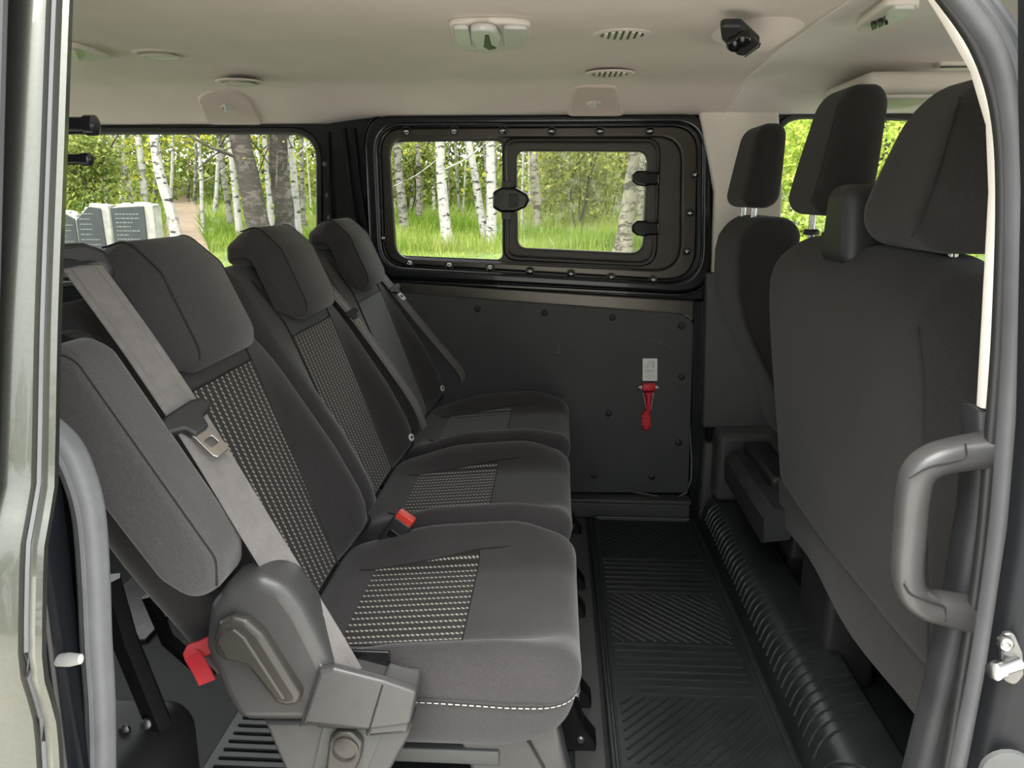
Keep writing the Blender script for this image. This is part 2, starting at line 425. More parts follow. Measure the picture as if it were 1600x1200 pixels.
# quarter window and front door glass
for nm, o, lb in (('window_2', quarter_open, 'large rear side window behind the rear seats'), ('window_3', front_open, 'front door window beyond the front headrests')):
    mb = MB(); mb.plate(o, [], wallplace(YW_+.055), .004, 0); tag(mb.build(nm, M['glass'], flat=True), lb, 'window', kind='structure')
mb = MB()
for px, py in ((507, 256), (512, 305), (515, 340)): mb.lathe([(0.0, .004), (.006, .003), (.008, 0)], PY(px, py, YW_+.018), (0, -1, 0), 8)
mb.each('pillar_stud', M['zinc'], wall_left)

# window_1: sliding window with its flange, bolts, sash, latch and buffers
win = empty('window_1', PY(840, 310, YW_), 'sliding side window in a bolted black frame', 'window', kind='structure')
fl_in = rpoly(W2([(606, 214), (1068, 212), (1066, 426), (618, 404)], YW_), [.06, .075, .08, .05], 8)
mb = MB(); mb.plate(slide_open, [fl_in], wallplace(YW_+.024), .014, .004, res=3); mb.build('flange', M['bare_frame'], win)
bolts = [(635, 205), (710, 204), (786, 204), (862, 205), (937, 205), (1015, 205), (1086, 273), (1078, 333), (1073, 393), (1020, 437), (955, 433), (892, 428), (828, 424), (766, 419), (702, 415), (640, 412), (592, 330), (598, 372), (588, 250)]
for i, (px, py) in enumerate(bolts):
    mb = MB(); mb.lathe([(.0098, 0), (.0098, .005), (.007, .010), (.003, .012)], PY(px, py, YW_+.016), (0, -1, .0), 10)
    mb.lathe([(.0145, -.001), (.0145, .0015)], PY(px, py, YW_+.016), (0, -1, .0), 10, mi=1)
    mb.build('bolt', [M['chrome'], M['plastic']], win)
fix_open = rpoly(W2([(607, 221), (785, 219), (786, 407), (618, 400)], YW_+.03), [.035, .022, .022, .035], 7)
sash_out = rpoly(W2([(790, 221), (1027, 221), (1020, 412), (793, 401)], YW_+.03), [.035, .04, .05, .035], 8)
sash_in = rpoly(W2([(808, 237), (1010, 238), (1003, 395), (810, 386)], YW_+.03), [.024, .03, .04, .028], 8)
mb = MB(); mb.plate(rpoly(W2([(600, 208), (1072, 208), (1070, 430), (612, 408)], YW_+.03), [.06, .075, .08, .05], 8), [fix_open, rpoly(W2([(800, 229), (1018, 229), (1011, 403), (802, 394)], YW_+.03), .03, 6)], wallplace(YW_+.036), .012, .002)
mb.build('frame', M['frame_brown'], win)
mb = MB(); mb.tube(loop3(rpoly(W2([(604, 213), (1066, 213), (1064, 425), (616, 403)], YW_+.02), [.06, .075, .08, .05], 8), YW_+.028), .004, 6, closed=True, up=(0, 1, 0)); mb.build('gasket', M['plastic_gloss'], win)
mb = MB(); mb.plate(fix_open, [], wallplace(YW_+.045), .004); mb.build('fixed_pane', M['glass'], win, flat=True)
mb = MB(); mb.tube(loop3(fix_open, YW_+.034), .0022, 5, closed=True, up=(0, 1, 0)); mb.build('pane_edge', M['plastic_gloss'], win)
mb = MB(); mb.plate(sash_out, [sash_in], wallplace(YW_+.024), .022, .009, res=4); sash = mb.build('sash', M['frame_brown'], win, angle=60)
mb = MB(); mb.plate(rpoly(W2([(803, 232), (1014, 233), (1007, 400), (806, 391)], YW_+.03), .03, 6), [], wallplace(YW_+.034), .003); mb.build('pane', M['glass_haze'], sash, flat=True)
mb = MB(); mb.tube(loop3(rpoly(W2([(786, 216), (1032, 216), (1025, 417), (788, 406)], YW_+.03), [.04, .045, .055, .04], 8), YW_+.031), .0028, 5, closed=True, up=(0, 1, 0)); mb.build('sash_track', M['plastic_gloss'], win)
# latch: rounded body with a grip recess
mb = MB()
mb.plate(rpoly(W2([(770, 300), (782, 292), (806, 293), (824, 303), (828, 313), (822, 324), (804, 332), (782, 332), (770, 325)], YW_), .012, 4), [], wallplace(YW_+.004), .024, .008, res=3)
latch = mb.build('latch', M['plastic_gloss'], sash, angle=60)
mb = MB(); mb.plate(rpoly(W2([(795, 302), (810, 303), (810, 324), (795, 324)], YW_), .004), [], wallplace(YW_-.009), .005, .001); mb.build('latch_grip', M['plastic'], sash)
mb = MB(); mb.box(PY(784, 284, YW_+.01), PY(798, 342, YW_-.002), .004); mb.build('latch_strip', M['plastic_gloss'], win)
for py in (279, 357):
    mb = MB(); mb.plate(rpoly(W2([(987, py-6), (995, py-13), (1010, py-13), (1012, py-10), (1030, py-10), (1030, py+10), (1012, py+11), (1008, py+13), (995, py+11), (987, py+5)], YW_), .006, 4), [], wallplace(YW_+.004), .022, .007, res=3)
    mb.build('buffer', M['plastic_gloss'], win, angle=60)

# hardboard lining under the window, with push studs
brd = rpoly(W2([(600, 455), (1066, 490), (1084, 505), (1075, 769), (600, 769)], YW_-.002), [.02, .03, .02, .012, .01], 5)
mb = MB(); mb.plate(brd, [], wallplace(YW_-.002), .012, .003); board = tag(mb.build('trim_1', M['board']), 'dark hardboard lining panel under the sliding window', 'panel', kind='structure')
for px, py in ((746, 483), (851, 489), (957, 496), (1065, 509), (1065, 589), (951, 646), (1060, 692), (928, 743), (1018, 745)):
    mb = MB(); mb.lathe([(.0105, 0), (.010, .003), (.006, .006), (.001, .0065)], PY(px, py, YW_-.008), (0, -1, 0), 12); mb.build('push_stud', M['plastic'], board)
mb = MB()
for a, b in (((872, 535), (874, 552)), ((868, 551), (875, 551)), ((893, 540), (896, 539)), ((902, 540), (903, 540)), ((1030, 536), (1034, 537)), ((970, 517), (998, 533)), ((1010, 530), (1050, 543)), ((1032, 530), (1032, 542)), ((790, 510), (791, 512))):
    mb.tube([PY(*a, YW_-.0085), PY(*b, YW_-.0085)], .0006, 4, up=(0, 1, 0))
mb.each('scratch', M['seal_lit'], board)
mb = MB(); pts = W2([(894, 767), (985, 769), (1073, 770), (1078, 650), (1083, 525), (1080, 505), (1066, 492), (960, 483), (700, 464)], YW_-.006)
mb.tube(spline([(x, YW_-.004, z) for x, z in pts], 4), .0018, 5, up=(0, 1, 0)); mb.build('chipped_edge', M['stone'], board)

# pillar linings between the sliding window and the front door
mb = MB(); mb.plate(rpoly(W2([(1092, 172), (1216, 168), (1222, 300), (1214, 430), (1098, 432), (1112, 430), (1116, 300)], YW_-.02), .01), [], wallplace(YW_-.012), .03, .006); tag(mb.build('trim_2', M['trim_beige']), 'beige upper lining of the far door pillar', 'trim', kind='structure')
mb = MB(); mb.plate(rpoly(W2([(1103, 426), (1222, 420), (1222, 668), (1098, 668)], YW_-.03), .008), [], wallplace(YW_-.016), .035, .006); tag(mb.build('trim_3', M['trim_grey']), 'graphite lower lining of the far door pillar', 'trim', kind='structure')
mb = MB(); mb.box((.485, 2.20, .10), (.75, 2.31, PY(1150, 668, 2.28)[2]), .02, 3); mb.box((.46, 2.28, 0), (.50, 2.33, .26), .01)
tag(mb.build('trim_4', M['trim_grey'], angle=60), 'dark moulded footwell lining beside the driver seat', 'trim', kind='structure')

# headliner
def cz(x, y):
    return 1.300-.020*smooth(y, 1.7, 2.05)-.058*smooth(y, 2.02, 2.33)-.06*smooth(-y, -.86, -.66)-.018*smooth(-x, .56, .66)*smooth(y, 2.1, 2.32)
mb = MB(); xs = np.linspace(-2.5, .455, 40); ys = np.linspace(.64, 2.345, 46)
mb.grid(lambda x, y: (x, y, cz(x, y)), xs, ys); mb.grid(lambda x, y: (x, y, 1.40), xs[::-1], ys[::5])
ceiling = tag(mb.build('ceiling', M['liner'], angle=70), 'beige fabric headliner over the rear seats', 'ceiling', kind='structure')
mb = MB(); xs = np.linspace(.462, 2.1, 24)
def czf(x, y): return cz(x, y)+.012*smooth(x, .47, .52)*(1-smooth(y, 1.95, 2.25))-.10*smooth(x, 1.2, 2.1)
mb.grid(lambda x, y: (x, y, czf(x, y)), xs, ys); mb.grid(lambda x, y: (x, y, 1.40), xs[::-1], ys[::5])
mb.build('front_headliner', M['liner_front'], ceiling, angle=70)
mb = MB(); mb.tube([(.458, y, cz(.4, y)+.001) for y in ys], .0035, 5); mb.build('headliner_seam', M['liner'], ceiling)
mb = MB(); mb.box((-2.5, .55, 1.405), (2.1, 2.42, 1.45)); tag(mb.build('roof', M['paint_grey']), 'outer roof skin of the van', 'roof', kind='structure')

# rear, front and near sides of the body
mb = MB(); mb.plate([(.62, -.06), (2.42, -.06), (2.42, 1.42), (.62, 1.42)], [rpoly([(.85, .62), (2.2, .62), (2.2, 1.2), (.85, 1.2)], .06)], lambda x, y, z: (-2.5+z, x, y), .05); wb = tag(mb.build('wall_back', M['paint_dark']), 'rear doors of the van with a wide window', 'wall', kind='structure')
mb = MB(); mb.plate(rpoly([(.85, .62), (2.2, .62), (2.2, 1.2), (.85, 1.2)], .06), [], lambda x, y, z: (-2.5+z, x, y), .004); mb.build('rear_glass', M['glass'], wb, flat=True)
mb = MB(); mb.plate([(.62, -.06), (2.42, -.06), (2.42, 1.42), (.62, 1.42)], [rpoly([(.75, .72), (2.3, .72), (2.3, 1.22), (.75, 1.22)], .06)], lambda x, y, z: (2.1+z, x, y), .05); wf = tag(mb.build('wall_front', M['trim_grey']), 'front bulkhead of the cab with the windscreen', 'wall', kind='structure')
mb = MB(); mb.plate(rpoly([(.75, .72), (2.3, .72), (2.3, 1.22), (.75, 1.22)], .06), [], lambda x, y, z: (2.1+z, x, y), .004); mb.build('windscreen', M['glass'], wf, flat=True)
apert = rpoly([(-.50, .02), (.415, .02), (.395, 1.215), (-.46, 1.235)], [.06, .05, .17, .12], 10)
fwin = rpoly([(.62, .74), (1.66, .74), (1.5, 1.2), (.66, 1.2)], .08, 6)
rwin = rpoly([(-1.9, .72), (-.62, .72), (-.60, 1.19), (-1.9, 1.19)], .08, 6)
mb = MB(); mb.plate([(-2.5, -.10), (2.1, -.10), (2.1, 1.42), (-2.5, 1.42)], [apert, fwin, rwin], wallplace(.655), .05, .008, res=3)
wall_right = tag(mb.build('wall_right', M['paint_dark'], angle=60), 'near side of the body with the open door aperture', 'wall', kind='structure')
apert2 = rpoly([(-.54, -.02), (.475, -.02), (.455, 1.27), (-.50, 1.28)], [.06, .05, .20, .12], 10)
mb = MB(); mb.plate([(-2.5, -.35), (2.1, -.35), (2.1, 1.44), (-2.5, 1.44)], [apert2, fwin, rwin], wallplace(.612), .02, .004); mb.build('outer_skin', M['paint_grey'], wall_right, angle=60)
for o in (fwin, rwin):
    mb = MB(); mb.plate(o, [], wallplace(.65), .004); mb.build('side_glass', M['glass'], wall_right, flat=True)

# front pillar of the sliding door opening: beige lining, lower lining, lip, seal
def plane_path(pts, Y, n=6): return spline([PY(x, y, Y) for x, y in pts], n)
mb = MB(); mb.plate(W2([(1440, -25), (1485, -25), (1540, 62), (1571, 165), (1584, 300), (1578, 500), (1568, 645), (1530, 636), (1538, 500), (1549, 300), (1545, 195), (1520, 110), (1480, 40)], .72), [], wallplace(.72), .016, .004)
tag(mb.build('trim_5', M['trim_beige']), 'beige lining strip inside the near door pillar', 'trim', kind='structure')
mb = MB(); mb.plate(W2([(1516, 634), (1552, 640), (1545, 820), (1520, 1000), (1478, 1230), (1415, 1230), (1452, 1080), (1482, 940), (1506, 800), (1514, 700)], .725), [], wallplace(.728), .04, .010, res=3)
pil = tag(mb.build('trim_6', M['pillar_plastic'], angle=60), 'scuffed dark lining of the near door pillar', 'trim', kind='structure')
mb = MB(); mb.sweep(plane_path([(1446, -45), (1466, -18), (1527, 70), (1560, 170), (1569, 300), (1563, 500), (1553, 650), (1536, 850), (1515, 1000), (1475, 1240)], .69), rrect(.012, .012, .004, 2), up=(0, 1, 0))
tag(mb.build('trim_7', M['plastic'], angle=60), 'thin black lip along the near door pillar', 'trim', kind='structure')
mb = MB(); pth = plane_path([(1472, -55), (1506, -15), (1567, 70), (1592, 170), (1599, 300), (1595, 500), (1586, 650), (1572, 820), (1540, 1040), (1498, 1240)], .635, 8)
mb.sweep(pth, rrect(.024, .022, .008, 3), up=(0, 1, 0)); sealo = mb.build('trim_8', M['seal'], angle=60); tag(sealo, 'grey rubber door seal along the near front pillar', 'seal', kind='structure')
mb = MB(); mb.tube([p+np.array([-.002, -.0112, 0]) for p in pth], .0022, 5, up=(0, 1, 0)); mb.tube([p+np.array([.007, -.0105, 0]) for p in pth], .0018, 5, up=(0, 1, 0)); mb.each('seal_ridge', M['seal'], sealo)
mb = MB(); mb.plate(W2([(1600, -60), (1650, -60), (1650, 1300), (1500, 1300), (1548, 1050), (1582, 830), (1596, 660), (1604, 300), (1600, 150)], .60), [], wallplace(.60), .03, .01, res=3)
jamb = tag(mb.build('trim_9', M['jamb'], angle=60), 'black painted door jamb carrying the striker', 'trim', kind='structure')

# rear edge of the opening: seal and dark jamb
mb = MB(); pth = plane_path([(60, 660), (98, 694), (120, 735), (138, 800), (146, 900), (150, 1000), (156, 1100), (158, 1240)], .68, 8)
mb.sweep(pth, rrect(.026, .03, .010, 3), up=(0, 1, 0)); o = tag(mb.build('trim_10', M['seal_lit'], angle=60), 'grey rubber door seal at the rear edge of the opening', 'seal', kind='structure')
mb = MB(); mb.tube([p+np.array([.0, -.0155, 0]) for p in pth], .0025, 5, up=(0, 1, 0)); mb.tube([p+np.array([.013, 0, 0]) for p in pth], .0025, 5, up=(0, 1, 0)); mb.each('seal_ridge', M['seal_lit'], o)
mb = MB(); mb.plate(W2([(20, 640), (100, 700), (135, 800), (142, 1000), (150, 1260), (20, 1260)], .69), [], wallplace(.70), .02, .006)
jr = tag(mb.build('trim_11', M['jamb']), 'black painted jamb behind the open sliding door', 'trim', kind='structure')
mb = MB(); mb.tube(plane_path([(84, 840), (98, 900), (104, 955), (94, 970), (84, 962)], .675), .003, 6, up=(0, 1, 0)); mb.tube(plane_path([(90, 835), (104, 900), (109, 960)], .68), .003, 6, up=(0, 1, 0)); mb.each('jamb_pressing', M['bare_frame'], jr)
mb = MB(); mb.lathe([(.001, 0), (.006, .004), (.007, .016), (.005, .028), (.001, .030)], PY(84, 1032, .64), (1, 0, .1), 10); mb.lathe([(.012, -.004), (.012, .0)], PY(82, 1050, .64), (1, .2, 0), 12)
mb.build('rubber_stop', M['lens'], jr)

# open sliding door parked along the rear flank; only its leading edge shows
door = empty('door_1', (-.36, .52, .0), 'grey metallic sliding door slid open, leading edge', 'door', kind='structure')
edge = spline([PX(x, y, -.335) for x, y in [(118, -90), (112, 0), (103, 250), (94, 500), (90, 700), (87, 780), (74, 840), (70, 950), (71, 1050), (90, 1120), (96, 1180), (99, 1260)]], 6)
edge = edge[np.argsort(edge[:, 2])]
zz = np.linspace(edge[0, 2]-.5, 1.30, 70); ye = np.interp(zz, edge[:, 2], edge[:, 1])
prof = [(-.05, .05), (-.012, .012), (-.002, .005), (-.001, -.001), (-.005, -.002), (-.0115, .0012), (-.0135, .0050), (-.0165, .0052), (-.0185, .0005), (-.022, -.0012), (-.035, -.002), (-.06, -.003), (-.3, -.006), (-.98, .0), (-.99, .01), (-.99, .06), (-.05, .05)]
mb = MB(); mb.grid(lambda i, j: (-.335+prof[j][0], ye[i]+prof[j][1], zz[i]), list(range(len(zz)))[::-1], list(range(len(prof))))
mb.build('door_skin', M['paint_grey'], door, angle=35)
mb = MB(); mb.tube([(-.335-.015, y+.0045, z) for y, z in zip(ye, zz)], .0022, 5); mb.build('edge_groove', M['seal'], door)
gz = np.linspace(.735, 1.26, 24)
def dy(z): return float(np.interp(z, zz, ye))
gl = rpoly([(-.376, .742), (-.366, 1.30), (-1.2, 1.30), (-1.2, .742)], .07, 8)
mb = MB(); mb.plate(gl, [], lambda x, y, z: (x, dy(y)-.007-z, y), .006, .002); dg = mb.build('door_glass', M['glass_dark'], door)
mb = MB(); mb.tube([(x, dy(z)-.009, z) for x, z in gl], .0028, 6, closed=True, up=(0, 1, 0)); mb.build('glass_edge', M['plastic'], door)
for (px, py, r, L) in ((98, 196, .007, .026), (98, 249, .0045, .022)):
    mb = MB(); c = PY(px, py, .60); mb.lathe([(r*.9, 0), (r*.9, L*.7), (r*1.1, L*.72), (r*1.1, L), (r*.5, L+.002)], c, (1, 0, 0), 12); mb.build('guide_pin', M['plastic_gloss'], door)

# ================================================================== REAR SEATS
SY = 1.075                       # middle of the nearest seat; the others stand behind it
def ctop(x, y, w=1.):            # cushion crown: tilt, side bolsters, front roll
    b = .036*smooth(np.abs(y), .125, .19)*smooth(x, -.40, -.20)*(1-.75*smooth(x, -.08, .045))
    return w*(.085*np.minimum(x, 0)+b-.010*(1-smooth(np.abs(y), .10, .15))*smooth(x, -.36, -.30))
def cush_fn(V):
    x = V[:, 0]*.965-.168; y = V[:, 1].copy(); z = V[:, 2]; wt = (z+.0625)/.125
    z2 = z+ctop(x, y, np.clip(wt, 0, 1))
    x2 = x-(1-wt)*.035*smooth(x, -.1, .03)
    y2 = y*(1-.10*smooth(x, -.07, .05)-.03*(1-wt))
    return np.stack([x2, y2+SY, z2+.3455], 1)
R0 = np.array([-.366, .385]); AX = np.array([-.348, .9375]); NX = np.array([.9375, .348])
BH = [0, .03, .07, .18, .33, .46, .53]; BN = [.012, .046, .056, .044, .012, -.020, -.040]
def back_n(h, y):
    k = smooth(np.abs(y), .118, .185)
    return k*np.interp(h, BH, BN)+(1-k)*np.interp(h, [0, .40, .53], [0, 0, -.03])
def back_pt(h, n, y): return np.array([R0[0]+AX[0]*h+NX[0]*n, SY+y, R0[1]+AX[1]*h+NX[1]*n])
def back_fn(V):
    h = V[:, 2]+.268; n = V[:, 0]-.0640; y = V[:, 1]; wt = np.clip((n+.12)/.12, 0, 1)
    n2 = n*(1-.45*(1-smooth(h, .0, .28)))+wt*back_n(h, y)
    y2 = y*(1-.20*smooth(h, .34, .53)-.05*(1-smooth(h, 0, .08)))
    return np.stack([R0[0]+AX[0]*h+NX[0]*n2, SY+y2, R0[1]+AX[1]*h+NX[1]*n2], 1)
def make_seat():
    root = empty('minibus_seat', (-.19, SY, 0), 'x', 'seat', 'rear seats')
    cu = softbox((.455, .46, .125), .046, (14, 18, 2), cush_fn, 4).build('cushion', M['fabric'], root, angle=80)
    mb = MB(); vs = np.linspace(-.305, -.128, 14); us = np.linspace(-1, 1, 17)
    def hw(x): return .112+.030*(x+.305)/.177
    mb.grid(lambda u, v: (v, SY+u*hw(v), .408+ctop(v, u*hw(v))+.0022), us, vs)
    mb.uv = [np.array([(u*hw(v), v) for u in us for v in vs])]
    mb.build('cushion_insert', M['insert'], cu, angle=80)
    mb = MB()
    for sg in (-1, 1):
        mb.tube([(x, SY+sg*(hw(min(x, -.128))+.002+.01*smooth(x, -.12, .0)), .409+float(ctop(x, sg*(hw(min(x, -.128))+.002)))) for x in np.linspace(-.33, .0, 16)], .0016, 5)
    mb.tube([(-.127, SY+y, .409+float(ctop(-.127, y))) for y in np.linspace(-.142, .142, 14)], .0013, 5)
    mb.each('seam', M['seam'], cu)
    ba = softbox((.125, .46, .545), .036, (2, 18, 16), back_fn, 4).build('backrest', M['fabric'], root, angle=80)
    mb = MB(); us = np.linspace(-1, 1, 17); hs = np.linspace(.012, .376, 18)
    def bw(h): return .104+.020*h/.376
    pts = lambda u, h: back_pt(h, float(back_n(h, u*bw(h)))+.002, u*bw(h))
    mb.grid(pts, us, hs[::-1]); mb.uv = [np.array([(u*bw(h), h) for u in us for h in hs[::-1]])]
    mb.build('backrest_insert', M['insert'], ba, angle=80)
    mb = MB()
    for sg in (-1, 1): mb.tube([back_pt(h, float(back_n(h, sg*(bw(h)+.002)))+.001, sg*(bw(h)+.002)) for h in np.linspace(.0, .50, 22)], .0016, 5)
    mb.tube([back_pt(.377, .001, y) for y in np.linspace(-.124, .124, 10)], .0013, 5)
    mb.each('seam', M['seam'], ba)
    mb = MB()
    for sg in (-1, 1):
        for k in range(52):
            h = .04+k*.009; q = back_pt(h, float(np.interp(h, BH, BN))-.030, sg*.2302*(1-.20*float(smooth(h, .34, .53))))
            t = back_pt(h+.0055, float(np.interp(h+.0055, BH, BN))-.030, sg*.2302*(1-.20*float(smooth(h+.0055, .34, .53)))); mb.tube([q, t], .0011, 4)
    tag(mb.build('stitching', M['thread'], ba), kind='stuff')
    pr = rpoly([(-.622, .912), (-.595, .942), (-.545, .954), (-.502, .905), (-.458, .80), (-.460, .764), (-.492, .760), (-.520, .812), (-.542, .860), (-.565, .868), (-.622, .868)],
               [.02, .035, .05, .06, .04, .03, .025, .03, .03, .02, .02], 6)
    def hrp(x, y, z):
        k = (z/.131)**2; fr = float(smooth(x+.42*(y-.80), -.54, -.47))
        return (x-(.046*k-.006)*fr, SY-z*(1-.10*float(smooth(y, .86, .95))), y-.020*k*float(smooth(y, .88, .95))+.012*k*float(1-smooth(y, .76, .80)))
    mb = MB(); mb.plate(pr, [], hrp, .268, .046, res=7); hr = mb.build('headrest', M['fabric'], root, angle=75)
    mb = MB()
    for sg in (-1, 1):
        loop = rpoly([(-.598, .9425), (-.590, .944), (-.545, .954), (-.502, .905), (-.458, .80), (-.459, .782)], [0, .03, .05, .06, .04, 0], 6)
        mb.tube([hrp(x+.0005, z+.0005, sg*.094) for x, z in loop], .0015, 5, up=(0, 1, 0))
    mb.each('seam', M['seam'], hr)
    mb = MB(); mb.box((-.40, SY-.14, .225), (-.06, SY+.14, .29), .012); mb.box((-.36, SY-.14, .06), (-.32, SY-.10, .26), .004); mb.box((-.36, SY+.16, .06), (-.32, SY+.20, .26), .004)
    mb.box((-.40, SY-.22, .0), (.04, SY-.17, .06), .006); mb.box((-.40, SY+.17, .0), (.04, SY+.22, .06), .006)
    mb.box((-.10, SY-.13, .05), (-.05, SY-.095, .26), .004); mb.box((-.10, SY+.165, .05), (-.05, SY+.20, .26), .004)
    mb.build('base_frame', M['steel_dark'], root)
    for sg in (-1, 1):
        mb = MB(); mb.plate(rpoly([(-.03, .0), (.085, .0), (.085, .018), (.062, .05), (.02, .16), (-.02, .20), (-.03, .18)], .008, 3), [], wallplace(SY+sg*.17), .05, .006)
        br = mb.build('floor_bracket', M['steel_dark'], root)
        mb = MB()
        for x, z in ((.055, .03), (.012, .03)): mb.lathe([(.008, 0), (.008, .004), (.005, .007)], (x, SY+sg*.17-.025, z), (0, -1, 0), 8)
        mb.each('bolt', M['zinc'], br)
    mb = MB(); mb.plate(rpoly([(-.47, .36), (-.36, .38), (-.335, .41), (-.36, .44), (-.43, .47), (-.50, .42)], .02, 4), [], wallplace(SY+.2385), .012, .004); mb.build('recline_bracket', M['plastic'], root)
    return root
seat = make_seat()
seat['label'] = 'nearest charcoal rear seat, with the padded armrest and grey folding lever'
seat2 = copy_tree(seat, (-.004, .462, 0)); seat2['label'] = 'middle charcoal rear seat, between the armrest seat and the wall seat'
seat3 = copy_tree(seat, (.0, .938, 0)); seat3['label'] = 'rear seat next to the far wall lining, its striped insert greyed by window light'
for o in seat3.children_recursive:
    if o.name.startswith(('cushion_insert', 'backrest_insert')):
        o.data = o.data.copy(); o.data.materials[0] = M['insert_window_lit']

# extras of the nearest seat: armrest, folding cover, lever, leg
mb = MB(); mb.plate(rpoly([(-.530, .846), (-.503, .832), (-.372, .605), (-.374, .568), (-.410, .546), (-.448, .572), (-.582, .785), (-.573, .832)], [.03, .03, .04, .03, .035, .04, .04, .03], 5), [], wallplace(.803), .074, .016, res=4)
arm = tag(mb.build('armrest', M['fabric_lit'], seat, angle=75), 'padded grey armrest folded up')
mb = MB()
for yy in (.770, .836):
    mb.tube([(x, yy, z) for x, z in rpoly([(-.540, .842), (-.509, .829), (-.378, .603), (-.380, .570)], [0, .03, .03, 0], 5)], .0014, 5, up=(0, 1, 0))
mb.each('seam', M['seam'], arm)
mb = MB(); mb.lathe([(.03, 0), (.03, .03)], (-.555, .815, .82), (0, 1, 0), 14); mb.build('armrest_pivot', M['plastic'], arm)
covo = rpoly(W2([(318, 1012), (324, 950), (350, 915), (400, 897), (445, 915), (475, 955), (505, 1015), (528, 1062), (600, 1080), (648, 1086), (640, 1136), (470, 1130), (372, 1130), (346, 1085)], .785), [.02, .03, .03, .03, .03, .03, .03, .02, .02, .006, .008, .02, .03, .03], 5)
mb = MB(); mb.plate(covo, [], wallplace(.815), .066, .017, res=5); cov = mb.build('recline_cover', M['plastic_grey'], seat, angle=60)
mb = MB(); mb.plate(rpoly(W2([(332, 1000), (342, 972), (362, 962), (386, 968), (410, 990), (470, 1085), (468, 1100), (448, 1104), (430, 1098), (384, 1038), (350, 1032), (336, 1022)], .77), [.01]*12, 4), [], wallplace(.782), .030, .008, res=4)
lev = mb.build('recline_lever', M['plastic_lever'], cov, angle=60)
mb = MB(); mb.plate(rpoly(W2([(334, 1006), (346, 990), (362, 986), (380, 1000), (446, 1100), (430, 1098), (384, 1042), (350, 1034)], .76), [.008]*8, 4), [], wallplace(.768), .008, .003, res=3); mb.build('lever_ridge', M['plastic_lever'], cov)
# belt anchor housing ahead of the cover, with an open pocket
h_o = rpoly(W2([(497, 1050), (520, 1046), (598, 1066), (650, 1084), (640, 1136), (575, 1144), (470, 1134)], .77), [.004, .006, .006, .006, .008, .004, .004], 4)
mb = MB(); mb.plate(h_o, [], wallplace(.779), .014, .005, res=3); hou = mb.build('anchor_housing', M['plastic_grey'], seat, angle=50)
mb = MB(); mb.plate(rpoly(W2([(596, 1066), (650, 1082), (640, 1136), (572, 1142)], .79), .005, 4), [], wallplace(.805), .058, .006, res=3); mb.build('housing_end', M['plastic_grey'], seat, angle=50)
mb = MB(); a = PY(500, 1100, .80); b = PY(590, 1110, .80); mb.box((a[0], .786, .375), (b[0]+.01, .838, .40), .002); mb.box((a[0]-.01, .832, .39), (b[0]+.01, .838, .452), .002); mb.build('anchor_pocket', M['steel_dark'], seat)
mb = MB(); mb.lathe([(.008, 0), (.009, .004), (.007, .009), (.001, .010)], PY(581, 1066, .815), (-.3, -1, .6), 10); mb.build('anchor_bolt', M['zinc'], seat)
mb = MB()
for a, b in (((497, 1052), (470, 1134)), ((598, 1070), (576, 1144))):
    mb.tube([PY(*a, .7722), PY((a[0]+b[0])/2, (a[1]+b[1])/2, .7718), PY(*b, .7722)], .0013, 5, up=(0, 1, 0))
mb.each('joint', M['seam'], seat)
mb = MB(); mb.plate(W2([(412, 1125), (645, 1128), (640, 1150), (598, 1225), (560, 1330), (505, 1330), (455, 1225)], .80), [], wallplace(.815), .035, .006, res=3); leg = mb.build('side_leg', M['plastic_grey'], seat)
mb = MB(); mb.plate(W2([(508, 1120), (600, 1140), (575, 1200), (545, 1260), (480, 1240)], .795), [], wallplace(.796), .004, .001); mb.build('leg_recess', M['trim_grey'], leg)
mb = MB(); mb.plate(rpoly(W2([(512, 1160), (526, 1147), (548, 1147), (565, 1165), (562, 1190), (540, 1240), (490, 1260), (508, 1200)], .78), .01, 4), [], wallplace(.790), .014, .004, res=3); fl = mb.build('fold_catch', M['plastic_lever'], seat)
mb = MB(); mb.lathe([(.0165, 0), (.0165, .003), (.014, .004), (.0135, .002), (.001, .003)], PY(540, 1170, .783), (0, -1, 0), 24); mb.build('catch_button', M['plastic_lever'], fl)
mb = MB(); mb.plate(W2([(702, 1130), (868, 1112), (878, 1170), (915, 1330), (760, 1330), (735, 1210)], .90), [], wallplace(.93), .05, .008, res=3); mb.build('front_leg', M['plastic_grey'], seat)
mb = MB(); mb.tube([PY(818, 1145, .902), PY(850, 1200, .903), PY(866, 1260, .903)], .002, 5, up=(0, 1, 0)); mb.build('leg_seam', M['seam'], seat)
mb = MB(); mb.box((-.30, .90, .235), (-.07, .93, .258), .003); mb.build('cross_bar', M['trim_grey'], seat)
mb = MB()   # thick front seam with white stitches along the lower edge of the cushion
rr_ = rpoly([(-.10, -.23), (.2275, -.23), (.2275, .23), (-.10, .23)], [0, .06, .06, 0], 10)
rr_ = [(-.10, -.23), (-.02, -.23), (.06, -.23), (.12, -.23)]+[q for q in rr_[1:-1]]
ln = cush_fn(np.array([(x, y, .020-.012*float(smooth(x, -.1, .2))) for x, y in rr_]))
ln = spline(ln, 4)
cc_ = np.array([-.05, SY, 0]); dv = ln-cc_; dv[:, 2] = 0; ln = ln+dv/np.linalg.norm(dv, axis=1, keepdims=True)*.001
mb.tube(ln, .0022, 5); mb.build('piping', M['fabric'], seat)
mb = MB()
sl_ = np.concatenate([[0], np.cumsum(np.linalg.norm(np.diff(ln, axis=0), axis=1))]); ev = lambda d: np.array([np.interp(d, sl_, ln[:, k]) for k in range(3)])
for d in np.arange(.0, sl_[-1]-.008, .009): mb.tube([ev(d)+np.array([0, -.0016, -.0045]), ev(d+.0058)+np.array([0, -.0016, -.0045])], .0010, 4)
